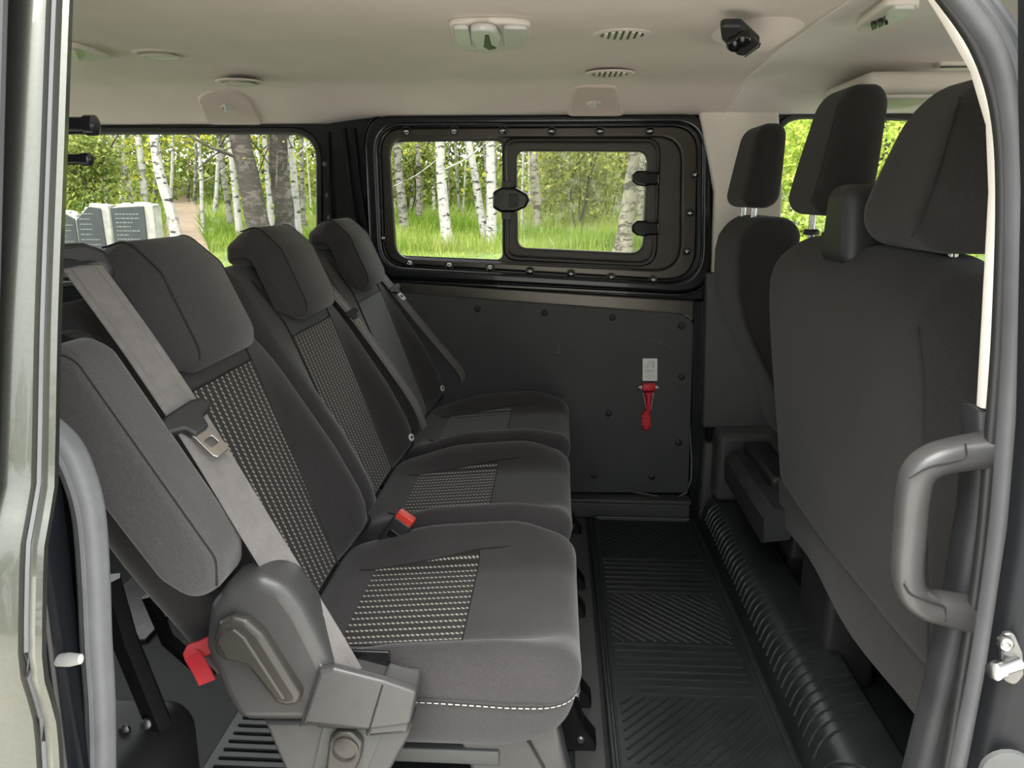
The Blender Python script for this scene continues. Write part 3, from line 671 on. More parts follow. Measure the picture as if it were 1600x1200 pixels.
tag(mb.build('stitching', M['thread'], seat), kind='stuff')

# seat belts
def belt(name_lab, pts, width, up, tongue_at, guide=None, mat='belt'):
    P = spline(pts, 8); root = empty('seat_belt', tuple(P[-1]), name_lab, 'seat belt', 'rear seat belts')
    up = np.array(up, float); mb = MB()
    mb.sweep(P, rrect(width, .0022, .001, 1), up=up); wb = mb.build('webbing', M[mat], root)
    mb = MB()
    for k in (-.3, .3):
        q = []
        for i in range(len(P)):
            t = P[min(i+1, len(P)-1)]-P[max(i-1, 0)]; t /= np.linalg.norm(t); sd = np.cross(up, t); sd /= np.linalg.norm(sd); q.append(P[i]+sd*width*k+np.cross(t, sd)*.0013)
        mb.tube(q, .0009, 4)
    mb.each('woven_ridge', M[mat], wb)
    return root
b1 = belt('grey belt hanging over the side of the nearest rear seat', [PY(110, 395, .905)+np.array([0, .0, .0]), PY(140, 432, .895), PY(222, 545, .88), PY(312, 680, .862), PY(410, 840, .835), PY(500, 985, .808), PY(545, 1062, .798)], .046, (.80, -.50, .34), None)
def tongue(root, c, d, up, k=1.):
    c = np.array(c); d = np.array(d, float); d /= np.linalg.norm(d); up = np.array(up, float); sd = np.cross(up, d); sd /= np.linalg.norm(sd); nn = np.cross(d, sd)
    pl = lambda x, y, z: c+sd*x*k+d*y*k+nn*z*k
    mb = MB(); mb.plate(rpoly([(-.034, -.010), (-.020, -.016), (.020, -.016), (.034, -.010), (.034, .004), (.015, .010), (.011, .024), (-.011, .024), (-.015, .010), (-.034, .004)], .005, 3), [], pl, .014, .004, res=3); to = mb.build('tongue', M['plastic'], root, angle=60)
    mb = MB(); mb.plate(rpoly([(-.012, .015), (.012, .015), (.012, .055), (.009, .060), (-.009, .060), (-.012, .055)], .003, 3), [rpoly([(-.006, .034), (.006, .034), (.006, .046), (-.006, .046)], .002, 2)], pl, .003, .0008); mb.build('tongue_plate', M['chrome'], to)
tongue(b1, PY(292, 655, .858), PY(330, 690, .85)-PY(292, 640, .858)+np.array([.012, .0, 0]), (.80, -.50, .34))
mb = MB(); g0 = PY(118, 414, .90)
mb.plate(rpoly([(-.055, -.022), (.05, -.028), (.06, -.01), (.052, .022), (.02, .034), (-.055, .03)], .012, 4), [rpoly([(-.05, -.010), (.034, -.016), (.036, -.006), (-.05, .002)], .003, 2)], lambda x, y, z: g0+np.array([.55, .80, -.05])*x*.72+np.array([-.25, .1, .93])*y*.8+np.array([.80, -.55, .2])*z*.8, .030, .009, res=3)
mb.build('belt_guide', M['plastic'], b1, angle=60)
b2 = belt('thin dark belt lying along the far side of the middle rear seat', [PY(483, 412, 1.76), PY(515, 450, 1.76), PY(550, 492, 1.765), PY(600, 560, 1.77), PY(645, 625, 1.775), PY(664, 668, 1.78)], .040, (.93, -.12, .35), None, mat='belt')
tongue(b2, PY(550, 490, 1.757), (.35, -.03, -.5), (.80, -.5, .35), .62)
b3 = belt('belt beside the far wall, lying along the wall-side rear seat', [PY(566, 396, 2.22), PY(598, 432, 2.225), PY(622, 462, 2.23), PY(670, 520, 2.235), PY(718, 578, 2.245), PY(724, 596, 2.25)], .044, (.92, -.2, .35), None, mat='belt')
tongue(b3, PY(617, 452, 2.215), (.4, -.03, -.42), (.80, -.5, .35), .7)

# buckle with the red button between the two nearest seats
bk = empty('belt_buckle', tuple(PY(612, 855, 1.34)), 'black belt buckle with an orange-red button between the two nearest seats', 'buckle')
c = PY(624, 824, 1.27); ax_ = np.array([.034, -.0, .052]); ax_ /= np.linalg.norm(ax_); sx = np.array([.83, -.15, -.54]); nn = np.cross(ax_, sx); nn /= np.linalg.norm(nn); sx = np.cross(nn, ax_)
def bloc(V, off): return np.array([c+sx*p[0]+nn*p[1]+ax_*(p[2]+off) for p in V])
v, f, _ = rboxgeo((.040, .022, .062), .006, 3); mb = MB(); mb.add(bloc(v, -.012), f); mb.build('buckle_body', M['plastic'], bk, angle=60)
v, f, _ = rboxgeo((.034, .020, .017), .003, 2); mb = MB(); mb.add(bloc(v, .022), f); mb.build('release_button', M['red_button'], bk)
v, f, _ = rboxgeo((.022, .004, .016), .002, 2); mb = MB(); mb.add(bloc(v, -.014)+nn*-.0102*np.sign(nn[1]*1.0), f); mb.build('buckle_badge', M['plastic_gloss'], bk)
v, f, _ = rboxgeo((.022, .008, .06), .003, 2); mb = MB(); mb.add(bloc(v, -.07), f); mb.build('stalk', M['plastic'], bk)
# red release strap behind the folding cover
mb = MB(); mb.sweep(spline([PY(333, 1004, .83), PY(314, 1014, .825), PY(300, 1020, .82), PY(314, 1046, .815), PY(324, 1066, .815)], 4), rrect(.022, .003, .001, 1), up=(.2, -1, .1))
tag(mb.build('release_strap', M['red_strap']), 'red fabric release strap behind the grey folding cover', 'strap')
# child seat anchor buttons on the bolsters of the two farther seats
for (sx, sy, lab) in ((-.004, .462, 'white anchor button low on the middle seat backrest'), (0, .938, 'white anchor button low on the wall seat backrest')):
    h_ = .045; n_b = float(back_n(h_, .178)); p = back_pt(h_, n_b+.001, .178)+np.array([sx, sy, 0]); nrm = np.array([NX[0], -.45, NX[1]]); mb = MB()
    mb.lathe([(.0085, 0), (.0085, .003), (.006, .0045), (.0045, .003), (.001, .003)], p, nrm, 14)
    o = mb.build('anchor_button', M['white']); tag(o, lab, 'button', 'child seat anchor buttons')
    mb = MB(); mb.lathe([(.004, .0032), (.0028, .005), (.0005, .005)], p, nrm, 10); mb.build('button_core', M['plastic'], o)
    mb = MB(); q = p+np.array([-.016, -.004, .002])
    for dz in (-.006, -.002, .002, .006): mb.box(q+np.array([-.006, -.001, dz-.0009]), q+np.array([.004, .001, dz+.0009]))
    mb.build('button_mark', M['white'], o)

# ================================================================== FRONT SEATS
def slab_seat(y0, y1, x_top, z_top, z_bot, lean, curve, name, lab):
    root = empty(name, ((x_top+.35), (y0+y1)/2, 0), lab, 'seat')
    yc = (y0+y1)/2; H = z_top-z_bot; Wd = y1-y0
    def fn(V):
        x = V[:, 0]; y = V[:, 1]; z = V[:, 2]; h = z/H+.5
        x2 = x+x_top+.065+lean*(1-h)+curve*(1-smooth(h, .0, .75))-.014*np.clip(1-(y/(Wd/2))**2, 0, 1)*(x < 0)+.02*smooth(h, .85, 1)
        y2 = y*(1-.10*smooth(h, .72, 1.0))
        z2 = z+(z_top+z_bot)/2-.022*smooth(np.abs(y)/(Wd/2), .6, 1)*smooth(h, .7, 1)
        return np.stack([x2, y2+yc, z2], 1)
    b = softbox((.13, Wd, H), .055, (2, 16, 14), fn, 5).build('backrest', M['fabric_dark'], root, angle=80)
    return root, b, yc, fn
def rest(root, yc, x, z0, z1, wd, th, taper, lean, posts=True, mat='fabric_dark'):
    Hh = z1-z0
    def fn(V):
        h = V[:, 2]/Hh+.5
        k = 1-taper*smooth(h, .25, 1.1)
        return np.stack([V[:, 0]*(1-.25*h)+x+th/2+lean*h+.012*(1-(2*V[:, 1]/wd)**2)*(V[:, 0] > 0), V[:, 1]*k+yc, V[:, 2]+(z0+z1)/2], 1)
    hr = softbox((th, wd, Hh), min(th, wd)*.40, (2, 6, 8), fn, 5).build('headrest', M['fabric_dark'], root, angle=80)
    mb = MB(); q = np.array([[-th/2*.985, -wd/2*.70, zz] for zz in np.linspace(-Hh*.40, Hh*.36, 10)]); mb.tube(fn(q), .0015, 5, up=(0, 1, 0)); mb.each('seam', M['seam'], hr)
    for sg in (-1, 1):
        mb = MB(); mb.tube([(x+th/2, yc+sg*.055, z0-.06), (x+th/2, yc+sg*.055, z0+.03)], .007, 10); mb.build('post', M['chrome'], root)
        mb = MB(); mb.lathe([(.016, 0), (.016, .008), (.012, .011)], (x+th/2, yc+sg*.055, z0-.040), (0, 0, 1), 12); mb.build('post_collar', M['plastic'], root)
    return hr
bench, bb, byc, bfn = slab_seat(.905, 1.715, .442, .925, .34, .060, .015, 'passenger_bench', 'wide charcoal front bench backrest seen from behind, two headrests')
rest(bench, 1.115, .440, .926, 1.150, .285, .165, .36, .045)
rest(bench, 1.565, .462, .962, 1.195, .225, .105, .26, .035)
# belt outlet hump between the bench headrests
v, f, o_ = rboxgeo((.11, .13, .13), .025, 4, (2, 2, 3)); hh = v[:, 2]/.13+.5
mb = MB(); mb.add(np.stack([v[:, 0]+.50, v[:, 1]*(1-.35*hh)+1.300, v[:, 2]*(1+.0*hh)+.952], 1), f); mb.build('belt_outlet', M['plastic'], bench, angle=70)
# carpet flap under the backrest, seat cushion and pedestal
mb = MB(); ys = np.linspace(.93, 1.70, 14)
mb.sweep([(.522+.008*math.sin(9*y), y, .318+.004*math.sin(14*y)) for y in ys], rrect(.006, .115, .002, 2), up=(-.12, 0, 1)); mb.build('flap', M['carpet'], bench)
mb = MB()
q = np.array([[-.064, -.36, z] for z in np.linspace(-.27, .22, 16)]); mb.tube(bfn(q)+np.array([-.001, 0, 0]), .0016, 5, up=(0, 1, 0)); mb.build('seam', M['seam'], bb)
mb = MB(); mb.box((.60, .92, .27), (1.08, 1.72, .42), .05, 3); mb.build('cushion', M['fabric_dark'], bench, angle=70)
mb = MB(); mb.box((.55, 1.42, .012), (.66, 1.60, .30), .018, 3); mb.box((.70, 1.0, .012), (1.0, 1.65, .27), .01); mb.build('pedestal', M['plastic'], bench)
drv, db, dyc, dfn = slab_seat(1.81, 2.185, .428, .950, .36, .02, .15, 'driver_seat', 'charcoal driver seat by the far side, seen from behind')
rest(drv, 2.01, .436, .970, 1.165, .235, .085, .20, .022)
mb = MB(); q = np.array([[-.064, -.165, z] for z in np.linspace(-.24, .26, 14)]); mb.tube(dfn(q)+np.array([-.0015, 0, 0]), .0016, 5, up=(0, 1, 0)); mb.each('seam', M['seam'], db)
mb = MB(); mb.box((.62, 1.80, .27), (1.10, 2.19, .42), .05, 3); mb.build('cushion', M['fabric_dark'], drv, angle=70)
mb = MB()
prf = [(-.035, -.035), (.03, -.045), (.034, .02), (.012, .045), (-.030, .042), (-.042, .02)]
mb.sweep([(.512, y, .262) for y in (1.665, 1.672, 1.85, 2.08, 2.09)], prf[::-1], up=(0, 0, 1), scale=[.9, 1, 1, 1, .9]); mb.build('seat_rail_cover', M['pillar_plastic'], drv, angle=30)
mb = MB(); mb.box((.53, 1.80, .28), (.60, 2.10, .33), .012); mb.box((.60, 1.84, .012), (1.0, 2.15, .28), .01); mb.box((.50, 1.69, .265), (.53, 1.74, .30), .004); mb.box((.56, 1.70, .16), (.62, 1.80, .27), .01); mb.build('seat_base', M['plastic'], drv)

# ================================================================== FLOOR MAT
mat_o = [(.110, .60), (.445, .60), (.438, 2.272), (.112, 2.272)]
root = empty('floor_mat', (.27, 1.4, 0), 'ribbed black rubber mat in the walkway before the rear seats', 'mat')
mb = MB(); mb.plate(rpoly(mat_o, .02, 4), [], floorplace(.006), .010, .003); mb.build('mat_base', M['rubber'], root)
mb = MB(); mb.tube([(x, y, .012) for x, y in rpoly([(.113, .605), (.440, .605), (.433, 2.267), (.115, 2.267)], .02, 4)], .005, 6, closed=True)
mb.tube([(x, y, .012) for x, y in rpoly([(.125, .62), (.428, .62), (.421, 2.254), (.127, 2.254)], .015, 4)], .0025, 6, closed=True); mb.build('mat_rim', M['rubber'], root)
mb = MB(); y = 2.24; k = 0
x0, x1 = .140, .412
segs = [('d', 2.235, 1.995, 1), ('h', 1.985, 1.80, 0), ('d', 1.79, 1.575, -1), ('h', 1.565, 1.385, 0), ('d', 1.375, 1.185, 1), ('h', 1.172, .98, 0), ('d', .97, .78, -1)]
for kind, ya, yb, sg in segs:
    if kind == 'h':
        for yy in np.linspace(ya, yb, int((ya-yb)/.021)): mb.tube([(x0, yy, .0105), (x1, yy, .0105)], .0032, 5)
    else:
        H = ya-yb; dx = H*.95
        for o in np.arange(-dx, x1-x0, .0245):
            xa, xb = x0+o, x0+o+dx; a, b = 0., 1.
            if xa < x0: a = (x0-xa)/dx
            if xb > x1: b = (x1-xa)/dx
            if b-a < .08: continue
            p = [(xa+dx*t, (yb+H*t) if sg > 0 else (ya-H*t), .0105) for t in (a, b)]; mb.tube(p, .0032, 5)
tag(mb.build('mat_ribbing', M['rubber'], root), 'moulded ribs in alternating straight and slanting bands', kind='stuff')
mb = MB(); mb.plate(rpoly([(-.62, .70), (-.30, .70), (-.30, 1.35), (-.62, 1.35)], .03, 4), [], floorplace(.005), .008, .003)
m2 = tag(mb.build('floor_mat', M['rubber']), 'small ribbed black mat under the side of the nearest seat', 'mat')
mb = MB()
for yy in np.arange(.74, 1.33, .022): mb.tube([(-.60, yy, .0095), (-.32, yy, .0095)], .003, 5)
tag(mb.build('mat_ribbing', M['rubber'], m2), kind='stuff')
# wheel arch, enlarged to darken the gap, and frame gear behind the nearest seat
mb = MB(); mb.box((-1.3, .72, -.0), (-.53, 1.0, .27), .05, 4); tag(mb.build('trim_12', M['plastic']), 'black wheel arch lining enlarged to darken the gap behind the nearest seat', 'trim', kind='structure')
mb = MB(); mb.box((-1.12, 1.52, .0), (-.93, 2.05, .012), .003); mb.build('light_floor_plate', M['zinc'], floor)
mb = MB(); mb.tube([PY(168, 905, .92), PY(195, 1000, .92), PY(250, 1135, .92)], .018, 6, up=(0, 1, 0)); mb.tube([PY(175, 1150, .95), PY(262, 1140, .95)], .014, 6); mb.tube([PY(232, 930, 1.1), PY(262, 1000, 1.1), PY(330, 1060, 1.1)], .012, 6, up=(0, 1, 0))
fr = tag(mb.build('seat_floor_frame', M['steel_dark']), 'black steel floor frame behind the nearest seat', 'frame')
mb = MB()
for px, py in ((196, 1139), (230, 1130)): mb.lathe([(.008, 0), (.008, .005), (.004, .008)], PY(px, py, .90), (0, -1, .3), 8)
mb.each('frame_bolt', M['zinc'], fr)

# ================================================================== SMALL THINGS ON THE WALL AND THE PILLAR
hm = empty('emergency_hammer', tuple(PY(1010, 672, YW_-.02)), 'red emergency hammer clipped on the dark lining panel', 'hammer')
mb = MB(); mb.plate(rpoly(W2([(1007, 612), (1020, 612), (1016, 642), (1015, 645), (1015, 668), (1012, 672), (1006, 672), (1003, 668), (1004, 645), (1009, 640)], YW_-.02), .003, 3), [], wallplace(YW_-.022), .018, .006, res=3); hd = mb.build('handle', M['red'], hm, angle=60)
mb = MB(); a = PY(1003.5, 611.5, YW_-.03); b = PY(1024, 600, YW_-.03); mb.box((a[0], YW_-.032, a[2]), (b[0], YW_-.014, b[2]), .004, 2); mb.build('hammer_head', M['red'], hm)
for sg, px in ((-1, 1003), (1, 1024)):
    mb = MB(); mb.lathe([(.006, 0), (.006, .003), (.001, .011)], PY(px, 605, YW_-.023), (sg, 0, 0), 10); mb.build('steel_tip', M['lens'], hm)
mb = MB()
for py in (650, 656, 662): mb.box(PY(1002, py+1.6, YW_-.02), PY(1016.5, py-1.6, YW_-.033), .0015, 1)
mb.each('grip_ridge', M['red'], hd)
mb = MB(); mb.tube([PY(1005, 613, YW_-.028), PY(1010, 640, YW_-.028)], .0008, 4, up=(0, 1, 0)); mb.tube([PY(1021, 613, YW_-.028), PY(1017, 640, YW_-.028)], .0008, 4, up=(0, 1, 0)); mb.each('clip_wire', M['white'], hm)
mb = MB(); mb.plate(rpoly(W2([(1004, 560), (1027, 560), (1027, 595), (1004, 595)], YW_-.009), .002, 2), [], wallplace(YW_-.0095), .002, .0005); cd_ = tag(mb.build('instruction_card', M['paper']), 'small white pictogram card above the red hammer', 'card')
mb = MB(); yq = YW_-.0112
for strokes in ([(1008, 574), (1012, 570), (1017, 566), (1021, 567), (1021, 575)], [(1010, 575), (1016, 572), (1020, 573), (1022, 571)], [(1012, 566), (1016, 564), (1022, 564), (1022, 576)], [(1008, 582), (1012, 580), (1018, 581), (1021, 582)], [(1009, 590), (1013, 586), (1018, 588), (1021, 584), (1022, 592)], [(1012, 592), (1017, 590)], [(1007, 578.5), (1024, 578.5)]):
    mb.tube([PY(x, y, yq) for x, y in strokes], .0006, 4, up=(0, 1, 0))
mb.build('card_print', M['ink'], cd_)
# grab handle on the near pillar
gh = empty('grab_handle', tuple(PY(1495, 960, .70)), 'grey moulded grab handle on the near door pillar', 'handle')
hp = spline([PY(*p, .70) for p in ((1545, 703), (1505, 708), (1462, 718), (1436, 738), (1426, 775), (1421, 830), (1417, 890), (1424, 925), (1448, 944), (1475, 950), (1512, 958))], 7)
mb = MB(); n_ = len(hp); mb.sweep(hp, rrect(.027, .032, .011, 4), up=(0, 1, 0), scale=[1.0+.22*abs(2*i/(n_-1)-1)**3 for i in range(n_)]); g1 = mb.build('grip', M['plastic_grey'], gh, angle=60)
mb = MB(); mb.tube(spline([PY(*p, .683) for p in ((1508, 693), (1509, 714), (1490, 722), (1450, 731), (1420, 748))], 6), .0009, 4, up=(0, 1, 0)); mb.tube(spline([PY(*p, .683) for p in ((1412, 912), (1425, 930), (1470, 945), (1477, 955), (1477, 972))], 6), .0009, 4, up=(0, 1, 0)); mb.each('cover_joint', M['seam'], g1)
# striker
st = empty('door_striker', tuple(PY(1580, 1060, .58)), 'steel door striker bolted on the black jamb', 'striker')
mb = MB(); mb.plate(rpoly(W2([(1568, 990), (1584, 988), (1598, 1020), (1600, 1055), (1586, 1072), (1568, 1064), (1564, 1010)], .58), .006, 4), [], wallplace(.582), .006, .002); mb.build('base_plate', M['zinc'], st)
mb = MB(); mb.lathe([(.0065, 0), (.0065, .004), (.004, .007), (.002, .005)], PY(1569, 1003, .579), (-.3, -1, 0), 12); mb.build('bolt', M['chrome'], st)
mb = MB(); c0 = PY(1588, 1036, .578); c1 = PY(1553, 1049, .565); d = c1-c0; L = np.linalg.norm(d); mb.lathe([(.0065, 0), (.0055, L*.75), (.0075, L*.76), (.0075, L), (.006, L+.001)], c0, d, 14); mb.build('pin', M['chrome'], st)
mb = MB(); mb.lathe([(.022, 0), (.021, .004), (.015, .007), (.001, .007)], PY(1572, 1205, .578), (-.1, -1, 0), 20); o = tag(mb.build('jamb_plug', M['trim_grey']), 'round grey plug low on the black door jamb', 'plug')

# ================================================================== CEILING FITTINGS
def on_ceil(px, py, z=1.30): return PZ(px, py, z)
def ceil_plate(px_pts, r, drop, t, bev, z=1.30):
    o = [tuple(PZ(x, y, z-drop)[:2]) for x, y in px_pts]
    mb = MB(); mb.plate(rpoly(o, r, 5), [], ceilplace(z-drop+t/2), t, bev, res=3); return mb
dl = empty('dome_light', tuple(on_ceil(765, 60)), 'oval clear dome light in the middle of the headliner', 'ceiling light', 'ceiling lights')
ceil_plate([(700, 40), (732, 37), (800, 37), (831, 41), (829, 62), (808, 80), (735, 84), (708, 72)], .03, .012, .012, .005).build('housing', M['trim_beige'], dl)
ceil_plate([(708, 45), (733, 46), (738, 74), (718, 72), (710, 60)], .01, .019, .008, .003).build('lens_panel', M['lens'], dl)
ceil_plate([(785, 45), (824, 46), (822, 62), (806, 73), (788, 74)], .012, .019, .008, .003).build('lens_panel', M['lens'], dl)
mb = ceil_plate([(735, 50), (752, 47), (775, 50), (783, 62), (780, 76), (765, 81), (743, 79), (736, 66)], .02, .026, .014, .006); lz = mb.build('reading_lens', M['lens'], dl)
ceil_plate([(740, 54), (776, 54), (776, 76), (744, 76)], .012, .022, .004, .001).build('reflector', M['chrome'], dl)
ceil_plate([(758, 56), (764, 56), (768, 72), (776, 76), (764, 79), (756, 74)], .004, .0275, .005, .001).build('bulb_mount', M['plastic'], dl)
def vent(px, py, z, lab, r=.058, slats=6, open_=True):
    c = on_ceil(px, py, z); root = empty('ceiling_vent', tuple(c), lab, 'vent', 'ceiling air vents')
    mb = MB(); mb.lathe([(r, 0), (r*.98, .002), (r*.88, .004), (r*.74, .003), (r*.70, .0)], c+np.array([0, 0, .001]), (0, 0, -1), 32); mb.build('bezel', M['liner'], root)
    mb = MB(); mb.lathe([(r*.72, 0), (r*.72, .0015)], c, (0, 0, -1), 28); mb.build('dark_throat', M['plastic'] if open_ else M['trim_beige'], root)
    if open_:
        for k in range(slats):
            x = (k-(slats-1)/2)*r*1.3/slats; L = math.sqrt(max((r*.72)**2-x*x, 0)); mb = MB(); mb.box(c+np.array([x-.0035, -L, -.004]), c+np.array([x+.0035, L, -.0005]), .001, 1); mb.build('slat', M['liner'], root)
    else:
        mb = MB(); mb.lathe([(r*.70, .006), (r*.62, .0085), (r*.52, .007), (r*.48, .0015), (r*.02, .0012)], c+np.array([0, -.0, 0]), (0, 0, -1), 24); mb.build('nozzle', M['trim_beige'], root)
        mb = MB(); mb.lathe([(r*.46, .0035), (r*.45, .004), (r*.01, .004)], c, (0, 0, -1), 20); mb.build('nozzle_slot', M['trim_grey'], root)
    return root
vent(972, 54, 1.30, 'slatted round vent beside the dome light, nearer the middle'); vent(953, 115, float(cz(.1, 2.05))-.0, 'slatted round vent above the sliding window hook pocket')
vent(250, 84, 1.30, 'closed round vent towards the rear of the headliner', open_=False); vent(375, 128, float(cz(-.8, 2.1)), 'flat closed vent above the rear side window', open_=False)
rl = empty('dome_light', tuple(on_ceil(110, 88)), 'rear dome light partly hidden by the open sliding door', 'ceiling light', 'ceiling lights')
ceil_plate([(60, 74), (118, 74), (172, 92), (165, 96), (100, 98), (60, 98)], .02, .012, .012, .004).build('housing', M['trim_beige'], rl)
ceil_plate([(70, 80), (118, 82), (124, 96), (70, 96)], .015, .018, .008, .003).build('lens_panel', M['lens'], rl)
fl_ = empty('dome_light', tuple(on_ceil(1390, 30)), 'long front dome light with switches, above the bench headrests', 'ceiling light', 'ceiling lights')
ceil_plate([(1336, 44), (1385, 8), (1436, 6), (1436, 14), (1395, 38), (1368, 52), (1340, 51)], .02, .014, .014, .005).build('housing', M['trim_beige'], fl_)
ceil_plate([(1385, 22), (1398, 14), (1430, 14), (1420, 24), (1394, 38), (1380, 38)], .01, .020, .008, .003).build('lens_panel', M['lens'], fl_)
for k in range(3):
    x0 = 1360+k*10; y0 = 40-k*4; ceil_plate([(x0, y0), (x0+8, y0-3), (x0+10, y0+5), (x0+2, y0+9)], .002, .020, .008, .002).build('switch', M['plastic'], fl_)
# hooks in their pockets along the far edge of the headliner
def pocket(pts, hook, Y, lab, rad):
    p = PY(*hook, Y)
    for _ in range(30): p = PY(*hook, Y); Y += (p[2]-float(cz(p[0], Y)))*-1.5 if abs(p[2]-float(cz(p[0], Y))) > 1e-4 else 0
    sl = (float(cz(p[0], Y+.02))-float(cz(p[0], Y-.02)))/.04; ey = np.array([0, 1, sl])/math.hypot(1, sl); nn = np.array([0, sl, -1.])/math.hypot(1, sl); ex = np.array([1., 0, 0])
    o = []
    for a in pts:
        d = ray(*a); t = ((p-np.array([0, 0, ZC]))@nn)/(d@nn); q = np.array([0, 0, ZC])+d*t-p; o.append((q@ex, q@ey))
    root = empty('coat_hook', tuple(p), lab, 'hook', 'headliner hooks')
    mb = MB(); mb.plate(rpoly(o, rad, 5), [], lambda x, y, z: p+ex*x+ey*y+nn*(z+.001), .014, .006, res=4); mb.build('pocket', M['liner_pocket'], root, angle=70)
    p = p+nn*.006
    mb = MB(); mb.lathe([(.0195, 0), (.020, .003), (.016, .006), (.013, .003), (.001, .002)], p, nn, 20); mb.build('hook_rosette', M['trim_beige'], root)
    mb = MB(); mb.tube(spline([p+np.array(q) for q in ((0, 0, .010), (0, -.012, .008), (0, -.018, -.002), (0, -.010, -.010), (0, -.001, -.010))], 4), .0045, 8, up=(1, 0, 0)); mb.box(p+np.array([-.009, -.012, -.014]), p+np.array([.009, -.004, -.006]), .002, 2); mb.build('hook_peg', M['lens'], root)
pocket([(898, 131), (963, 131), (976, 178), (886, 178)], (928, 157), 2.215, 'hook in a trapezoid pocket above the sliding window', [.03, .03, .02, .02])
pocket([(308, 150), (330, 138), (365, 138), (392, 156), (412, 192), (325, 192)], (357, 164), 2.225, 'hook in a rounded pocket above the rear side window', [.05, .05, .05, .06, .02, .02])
# black sensor on a swelling of the headliner
sn = empty('ceiling_sensor', tuple(on_ceil(1157, 58)), 'black alarm sensor on the headliner ahead of the vents', 'sensor')
cs = on_ceil(1165, 50)
mb = MB(); mb.lathe([(.17, -.006), (.13, .002), (.085, .020), (.045, .034), (.001, .037)], cs+np.array([.02, .0, .002]), (0, 0, -1), 28, squash=.62); mb.build('swelling', M['liner'], sn)
cs = PZ(1157, 60, 1.255); u3 = np.array([-.12, -.62, -.77]); u3 /= np.linalg.norm(u3); u1 = np.array([1, 0, 0])-u3*u3[0]; u1 /= np.linalg.norm(u1); u2 = np.cross(u3, u1)
pl = lambda x, y, z: cs+u1*x+u2*y+u3*z
def on_sensor(a):
    d = ray(*a); t = ((cs-np.array([0, 0, ZC]))@u3)/(d@u3); q = np.array([0, 0, ZC])+d*t-cs; return (q@u1, q@u2)
mb = MB(); mb.plate(rpoly([on_sensor(a) for a in ((1125, 36), (1132, 33), (1158, 33), (1187, 60), (1186, 67), (1163, 84), (1152, 82), (1128, 58))], .008, 4), [], pl, .018, .005, res=3); mb.build('sensor_plate', M['plastic'], sn, angle=60)
for a in ((1149, 60), (1161, 53)):
    q = on_sensor(a); mb = MB(); mb.lathe([(.0145, .004), (.0140, .016), (.010, .021), (.002, .023)], pl(q[0], q[1], 0), u3, 18); mb.build('sensor_eye', M['plastic_gloss'], sn, angle=60)
mb = MB(); mb.tube([pl(*on_sensor(a), .006) for a in ((1188, 63), (1186, 69), (1164, 85))], .0016, 5); mb.build('bright_edge', M['chrome'], sn)
# sun visor over the driver's side window and a small clip
vz = empty('sun_visor', tuple(PY(1378, 130, 2.15)), 'pale folded sun visor above the far front window', 'visor')
a = PY(1325, 116, 2.16); b = PY(1440, 116, 2.0)
mb = MB(); mb.box((a[0]-.06, 1.86, 1.222), (b[0]+.06, 2.17, 1.268), .018, 4); mb.build('visor_panel', M['trim_beige'], vz, angle=60)
mb = MB(); mb.box((a[0]-.01, 1.90, 1.214), (b[0]+.02, 2.13, 1.228), .004); mb.build('mirror_cover', M['trim_beige'], vz)
mb = MB(); mb.tube([(a[0]+.02, 2.14, 1.25), (a[0]+.02, 2.2, 1.262)], .007, 8); mb.build('visor_hinge', M['trim_beige'], vz)
mb = MB(); cc = on_ceil(1497, 96, 1.30); mb.box(cc+np.array([-.05, -.022, -.012]), cc+np.array([.05, .022, .0]), .005, 3); o = tag(mb.build('visor_clip', M['trim_beige']), 'small pale clip on the front headliner by the near pillar', 'clip')
mb = MB(); mb.box(cc+np.array([-.042, -.016, -.015]), cc+np.array([.042, -.008, -.011]), .001); mb.build('clip_slot', M['trim_grey'], o)
#@@EXT
# ================================================================== OUTSIDE
def gz_(x, y):
    y = np.asarray(y, float)
    return np.interp(y, [-40, 6, 12, 15, 18, 24, 36, 60], [-.57, -.57, -.35, -.12, .02, .40, 1.55, 3.2])+.05*np.sin(np.asarray(x)*.35)*smooth(y, 8, 16)
mb = MB(); xs = np.linspace(-60, 60, 61); ys = np.concatenate([np.linspace(-30, 4, 12), np.linspace(5, 60, 46)])
mb.grid(lambda x, y: (x, y, float(gz_(x, y))), xs, ys); ground = tag(mb.build('ground', M['grass_ground'], own=False), 'grassy ground rising towards the wood', 'ground', kind='structure')
mb = MB(); mb.grid(lambda x, y: (x, y, -.565), np.linspace(-25, 25, 20), np.linspace(-25, 3.6, 12)); tag(mb.build('bounce_ground', M['gravel']), 'unseen gravel around the van, made pale to bounce light inside', 'ground', kind='structure')
# earth path leading into the wood
mb = MB(); pc = spline([PY(292, 380, 12.5), PY(284, 340, 17), PY(283, 312, 24), PY(285, 286, 36)], 10)
def pth_(i, s): p = pc[i]; wd = .30+.012*p[1]; return (p[0]+s*wd, p[1], float(gz_(p[0]+s*wd, p[1]))+.06)
mb.grid(lambda i, s: pth_(i, s), range(len(pc)), (-1, -.5, 0, .5, 1)); tag(mb.build('trail', M['path'], own=False), 'brown earth path leading into the wood', 'path', kind='structure')

